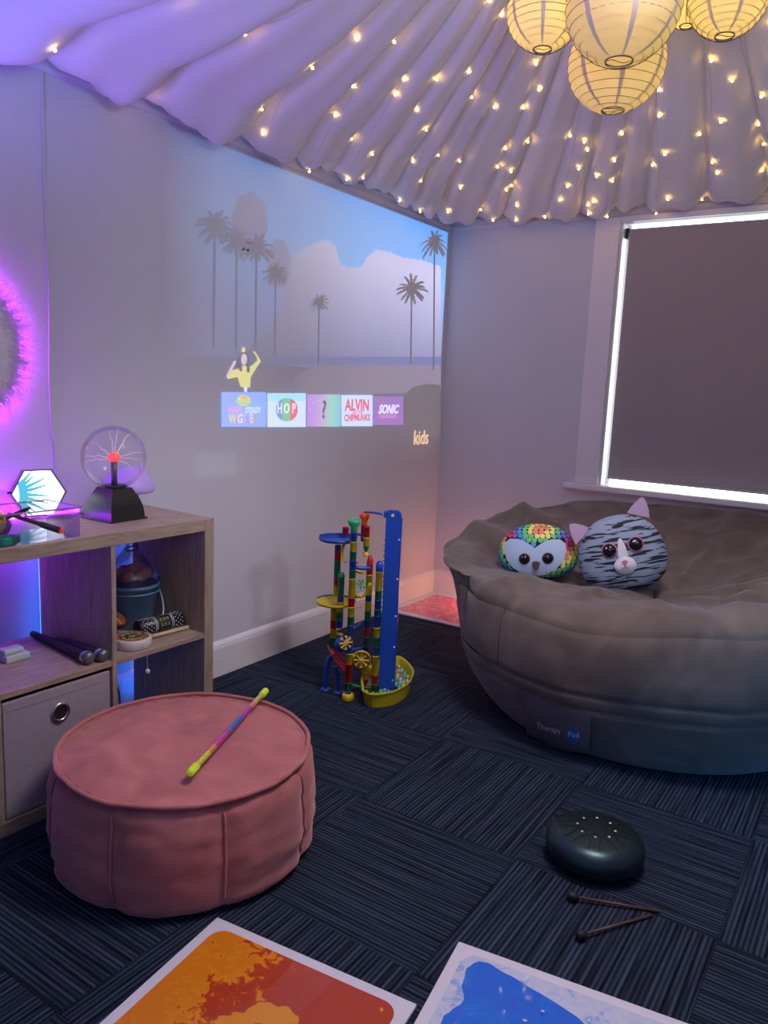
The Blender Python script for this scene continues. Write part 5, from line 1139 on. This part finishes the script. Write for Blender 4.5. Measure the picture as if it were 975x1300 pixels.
tb('chute', [Q(446.5, 832, .0), Q(449.5, 833, .01)], .008, 'y'); tb('chute', [Q(467.5, 846, .02), Q(471, 848, .02)], .007, 'y')
mk('wheel_housing', xf(lathe([(.0001, -.008), (.030, -.008), (.032, -.006), (.032, .006), (.030, .008), (.0001, .008)], 26), Matrix.Translation(Q(433, 818, .02)) @ Matrix.Rotation(math.atan2(FH.y, FH.x) + .9, 4, 'Z') @ Matrix.Rotation(pi / 2, 4, 'Y')), MP['b'], mr, True)
# red slide and blue curved legs
sl = [Q(421.5, 822, .085), Q(424, 829, .075), Q(429, 838, .05), Q(435, 845, .02), Q(439.5, 850, .003)]
P_ = smooth_pts(sl, 4); V = []; F = []
for i, p in enumerate(P_):
    for u in range(7): a = pi + pi * u / 6; V.append(p + Vector((RT.x, RT.y, 0)) * (.018 * cos(a)) + Vector((0, 0, .016 * sin(a) + .010)))
    if i: F += [((i - 1) * 7 + u, (i - 1) * 7 + u + 1, i * 7 + u + 1, i * 7 + u) for u in range(6)]
mk('slide', (V, F), MP['r'], mr, True); tb('slide_rail', [p + Vector((RT.x, RT.y, 0)) * .018 + Vector((0, 0, .010)) for p in P_], .0028, 'r'); tb('slide_rail', [p - Vector((RT.x, RT.y, 0)) * .018 + Vector((0, 0, .010)) for p in P_], .0028, 'r')
def leg(pts, b_, fx, fy):
    f0 = Q(fx, fy, b_); P_ = [Q(*p, b_) for p in pts] + [Vector((f0.x, f0.y, .014))]; tb('leg', smooth_pts(P_, 5), .0105, 'b'); mk('foot', mv(lathe([(.0001, 0), (.020, 0), (.021, .004), (.015, .013), (.0001, .015)], 20), f0.x, f0.y, 0.0), MP['b'], mr, True)
leg([(422, 833), (417.5, 838), (414.5, 850), (413.5, 864)], .085, 413, 873); leg([(425.5, 846), (427.5, 853), (429, 862)], .06, 430, 872)
# lift tower
lw_, lt = 0.058, 0.024
LB = Q(490.5, 868, .055); LT = Q(494.5, 648, .055); hgt = LT.z - .012; yaw_ = math.atan2(RT.y, RT.x) - .10
lft = bpy.data.objects.new('lift_tower', None); C.objects.link(lft); lft.parent = mr; lft.location = (LB.x, LB.y, 0.014); lft.rotation_euler = (0, 0, yaw_)
P_ = [(-lw_ / 2, 0), (lw_ / 2, 0)] + [(lw_ / 2 - .020 + .020 * cos(pi / 2 * i / 6), hgt - .020 + .020 * sin(pi / 2 * i / 6)) for i in range(7)] + [(-lw_ / 2 + .008, hgt), (-lw_ / 2, hgt - .012)]
V, F = prism(P_, -lt / 2, lt / 2); mk('tower_case', ([(x, y, z) for x, z, y in V], F), MP['d'], lft)
mk('tower_side', box(lw_ / 2, lw_ / 2 + .004, -lt / 2, lt / 2 + .002, .0, hgt - .030, .001, 1), MP['b'], lft)
for z in [Q(500, y, .055).z - .014 for y in (684, 734, 781, 820, 862)]: mk('screw', xf(lathe([(.0001, 0), (.0042, 0), (.0036, .0015), (.0001, .002)], 12), Matrix.Translation((lw_ / 2 - .004, -lt / 2, z)) @ Matrix.Rotation(pi / 2, 4, 'X')), mat('pale_screw', (.5, .65, .70), .4), lft)
mk('knob', xf(lathe([(.0001, 0), (.0068, 0), (.006, .004), (.0001, .005)], 14), Matrix.Translation((-.004, -lt / 2, hgt - .020)) @ Matrix.Rotation(pi / 2, 4, 'X')), mat('lime_knob', (.5, .6, .10), .4), lft)
for k in range(28): mk('lift_tooth', box(-lw_ / 2 - .006, -lw_ / 2 - .0002, -.004, .004, .06 + k * .0205, .0625 + k * .0205), MP['b'], lft)
tb('spout', smooth_pts([Q(486, 653, .055), Q(479, 651.5, .06), Q(470, 650.5, .08), Q(463, 650, .10)], 4), .0042, 'd'); mk('spout_hood', box(-lw_ / 2 - .010, -lw_ / 2 + .010, -lt / 2, lt / 2, hgt - .030, hgt - .004, .005), MP['d'], lft)
# tub with marbles
tubp = [Vector(p) - Vector((MO.x, MO.y)) for p in ((.648, -1.640), (.694, -1.650), (.735, -1.600), (.748, -1.540), (.742, -1.460), (.715, -1.390), (.672, -1.320), (.560, -1.235), (.525, -1.285), (.520, -1.400), (.560, -1.520))]
tubc = sum(tubp, Vector((0, 0))) / len(tubp); tp_ = [Vector((p.x, p.y)) for p in smooth_pts([(p.x, p.y, 0) for p in tubp + [tubp[0]]], 3)][:-1]; n_ = len(tp_); V = []; F = []
lev = [(.90, 0.0), (.91, .001), (1.0, .058), (1.035, .060), (1.035, .063), (.985, .063), (.955, .060), (.880, .0125)]
for s_, z in lev:
    V += [(tubc.x + (p.x - tubc.x) * s_, tubc.y + (p.y - tubc.y) * s_, z) for p in tp_]
for j in range(len(lev) - 1): F += [(j * n_ + i, j * n_ + (i + 1) % n_, (j + 1) * n_ + (i + 1) % n_, (j + 1) * n_ + i) for i in range(n_)]
F.append(tuple((len(lev) - 1) * n_ + i for i in range(n_))); F.append(tuple(reversed(range(n_)))); mk('tub', (V, F), mat('toy_plastic_tub', (0.55, .45, .012), .35), mr)
def inside(x, y, s_):
    q = [(tubc.x + (p.x - tubc.x) * s_, tubc.y + (p.y - tubc.y) * s_) for p in tp_]; c_ = False
    for (x0, y0), (x1, y1) in zip(q, q[1:] + q[:1]):
        if (y0 > y) != (y1 > y) and x < (x1 - x0) * (y - y0) / (y1 - y0) + x0: c_ = not c_
    return c_
MR_ = .0078; rm = random.Random(9); mcs = [((.10, .45, .30), 'mint'), ((.55, .55, .08), 'lemon'), ((.45, .05, .03), 'ruby'), ((.08, .20, .45), 'azure'), ((.16, .50, .12), 'leaf'), ((.35, .45, .50), 'ice')]
mms = []
for c_, nme in mcs:
    o = mk('marble', ball((0, 0, 0), MR_, 12, 8), mat('glass_marble_' + nme, c_, .08, coat=.5), None, True); mms.append(o.data); bpy.data.objects.remove(o)
cnt = 0; NMC = ['mint green', 'lemon yellow', 'ruby red', 'azure blue', 'leaf green', 'icy grey']; inv = Matrix.Rotation(-yaw_, 4, 'Z')
for lay, z in enumerate((.0268, .0388)):
    gy = 0
    for iy in range(40):
        for ix in range(30):
            x = -.15 + (ix + .5 * ((iy + lay) % 2)) * .0162; y = -.10 + iy * .0142 + lay * .005
            l = inv @ Vector((x - LB.x, y - LB.y, 0))
            if not inside(x, y, .855) or (abs(l.x) < lw_ / 2 + .018 and abs(l.y) < lt / 2 + .010) or math.hypot(x - p2.x, y - p2.y) < .024: continue
            if lay < 1 and inside(x, y, .66): continue      # buried marbles nothing shows of
            ci = rm.randrange(6); o = bpy.data.objects.new('marble', mms[ci]); C.objects.link(o); o.location = MO + Vector((x + rm.uniform(-.0003, .0003), y, z - .0065))
            tag(o, NMC[ci] + ' glass marble in the yellow tub of the marble run', 'marble', NMC[ci] + ' marbles in the tub'); cnt += 1
print('marbles', cnt)
